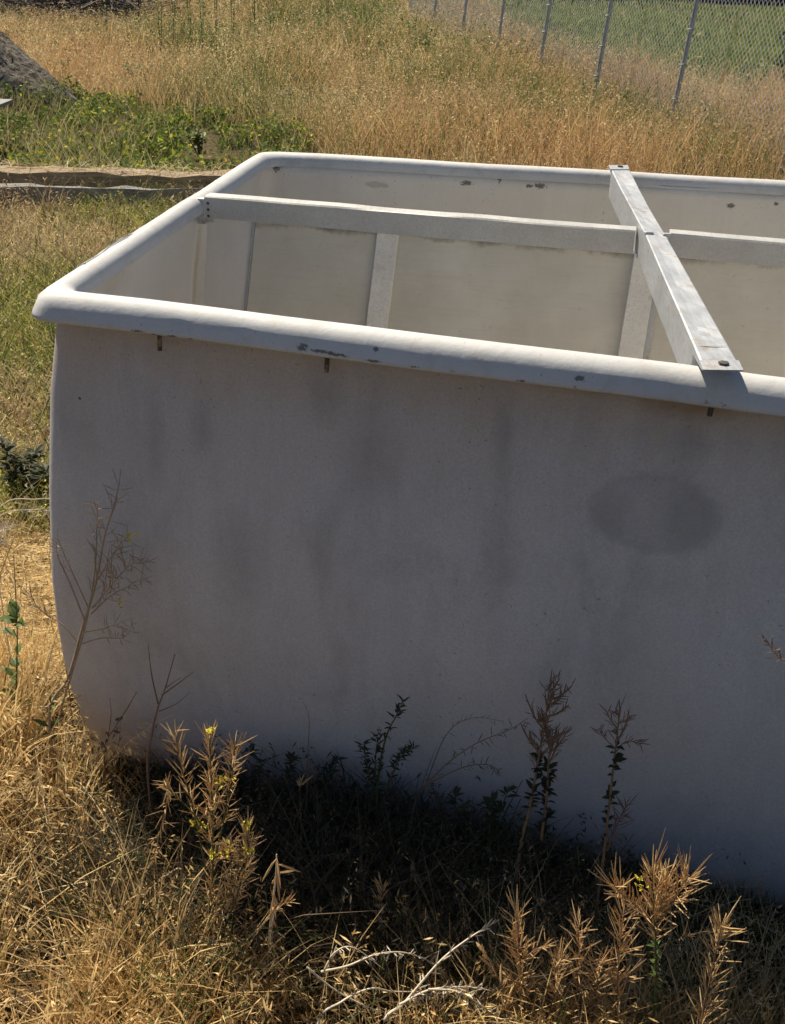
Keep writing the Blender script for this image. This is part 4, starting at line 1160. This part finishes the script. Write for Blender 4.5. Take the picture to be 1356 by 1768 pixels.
    weed('leafy_weed', 'dark green leafy clump on the straw at the left edge', 'weed', [
        dict(path=S(3.15, 3.1, (30, 860), (20, 800), (5, 765)), r=.004, mat='green_stem'),
        dict(path=S(3.15, 3.1, (40, 860), (52, 810), (62, 780)), r=.004, mat='green_stem'),
        dict(path=S(3.15, 3.05, (36, 860), (30, 830), (20, 790)), r=.004, mat='green_stem'),
        dict(path=S(3.12, 3.0, (60, 862), (75, 830), (80, 812)), r=.004, mat='green_stem')], 63, leaf_m='dark_leaf', leaves=dict(spec=(.05, 1, 110, .045, .013)))
    weed('grey_tuft', 'pale grey fluffy tuft at the left edge above the straw', 'weed', [
        dict(path=S(2.0, 2.0, (-5, 980), (2, 930), (12, 905)), r=.0016, mat='pale_stem', pods=(.5, 1, 40, .02, 1.0), pr=.0008)], 64, pod_m='pale_stem')
    weed('dry_sprig', 'small brown sprig fanning at the left edge over the straw', 'weed', [
        dict(path=S(1.90, 1.88, (105, 1090), (85, 1065), (62, 1045), (42, 1015)), r=.0013, pods=(.4, 1, 12, .022, .6), pr=.0008)], 65, pod_m='dark_pod')
weeds()

def far_weeds():
    """green weeds standing in the field behind; told apart by where they stand"""
    def g(px, py):
        d = ray(px, py); q = EYE - d * EYE[2] / d[2]; return (q[0], q[1])
    spots = [(g(305, 105), 1.0, 'tall green weed at the back, first right of the brush heap'), (g(330, 98), 1.15, 'tall green weed at the back, second right of the brush heap'),
             (g(352, 112), .9, 'tall green weed at the back, third right of the brush heap'), (g(375, 100), 1.2, 'tall green weed at the back, fourth right of the brush heap'),
             (g(402, 95), 1.0, 'tall green weed at the back, fifth right of the brush heap'), (g(440, 92), 1.1, 'tall green weed at the back, sixth right of the brush heap'), (g(470, 104), .8, 'tall green weed at the back, last of the row right of the brush heap'),
             (g(190, 105), .7, 'slim green weed straight below the brush heap'), (g(280, 120), .9, 'slim dark stalked weed just left of the row of green weeds'),
             (g(565, 80), 1.1, 'slim green weed alone at the back middle of the field'),
             (g(735, 130), .75, 'dark green weed left of the fence line'),
             (g(712, 110), .9, 'yellow green weed at the left end of the fence'), (g(950, 215), .5, 'green broadleaf weed between tub and fence, leftmost of three'),
             (g(1020, 200), .62, 'green broadleaf weed between tub and fence, middle of three'), (g(1080, 215), .55, 'green broadleaf weed just left of the nearest full fence post'),
             (g(1270, 205), .75, 'yellow green broadleaf weed by the right edge past the nearest post'), (g(240, 160), .5, 'green weed in the dry grass above the clover'),
             (g(345, 275), .30, 'dark stalked weed in the clover next to the tub corner'), (g(110, 140), .45, 'dark green weed at the foot of the gravel heap'),
             (g(845, 165), .5, 'low green weed at the foot of the fence, below its third post from the left'), (g(905, 175), .5, 'low green weed at the foot of the fence, below its fourth post from the left'),
             (g(1195, 235), .5, 'low green weed right of the foot of the nearest full fence post'), (g(780, 140), .6, 'low green weed at the foot of the fence, below its second post from the left')]
    for i, ((x, y), h, lab) in enumerate(spots):
        rs = random.Random(100 + i); z = float(gz(x, y)); p = np.array([x, y, z])
        st = []
        for k in range(5 if i > 9 else 2):
            h = h * (.72 if i > 9 and k == 0 else 1); a = rs.random() * 6.28; sp = h * (.75 if i > 9 else .08) * rs.random()
            st.append(dict(path=[p, p + [math.cos(a) * sp * .6, math.sin(a) * sp * .6, h * .55], p + [math.cos(a) * sp, math.sin(a) * sp, h * (.75 + .35 * rs.random())]], r=.008, mat='green_stem'))
        o = weed('green_weed', lab, 'weed', st, 200 + i, leaves=dict(spec=(.25, 1, 16 if i > 9 else 34, .07, .028 if i > 9 else .022)), leaf_m='field_leaf', group='green weeds standing in the field')
far_weeds()

def edge_shrub():
    """dark evergreen at the right edge, behind the wire"""
    rs = random.Random(5); p = np.array([5.95, 17.2, 0.0])
    root = empty('dark_shrub', tuple(p), 'dark narrow evergreen shrub at the right edge beyond the fence', 'shrub')
    mb = MB(); mb.tube([(0, 0, -.1), (.03, 0, 1.2), (0, .05, 2.6)], [.07, .05, .02], 7); mb.build('trunk', M['dry_stem'], root)
    n = 5200; z = .05 + 3.0 * rng.random(n); r_ = .62 * (1 - (z / 3.2) ** 1.6) * np.sqrt(rng.random(n)) * (.75 + .5 * fbm(z * 3, rng.random(n) * 3)); a = rng.random(n) * 6.28
    d = rng.normal(size=(n, 3)); d[:, 2] += .6
    V, Q, C = flakes(np.c_[r_ * np.cos(a), r_ * np.sin(a), z], d, .10 + .08 * rng.random(n), .03 + .03 * rng.random(n), pick(GREEN, n) * .6)
    o = link('crown', np_mesh('crown', V, [Q], C), M['leaf'], root); o['kind'] = 'stuff'
edge_shrub()
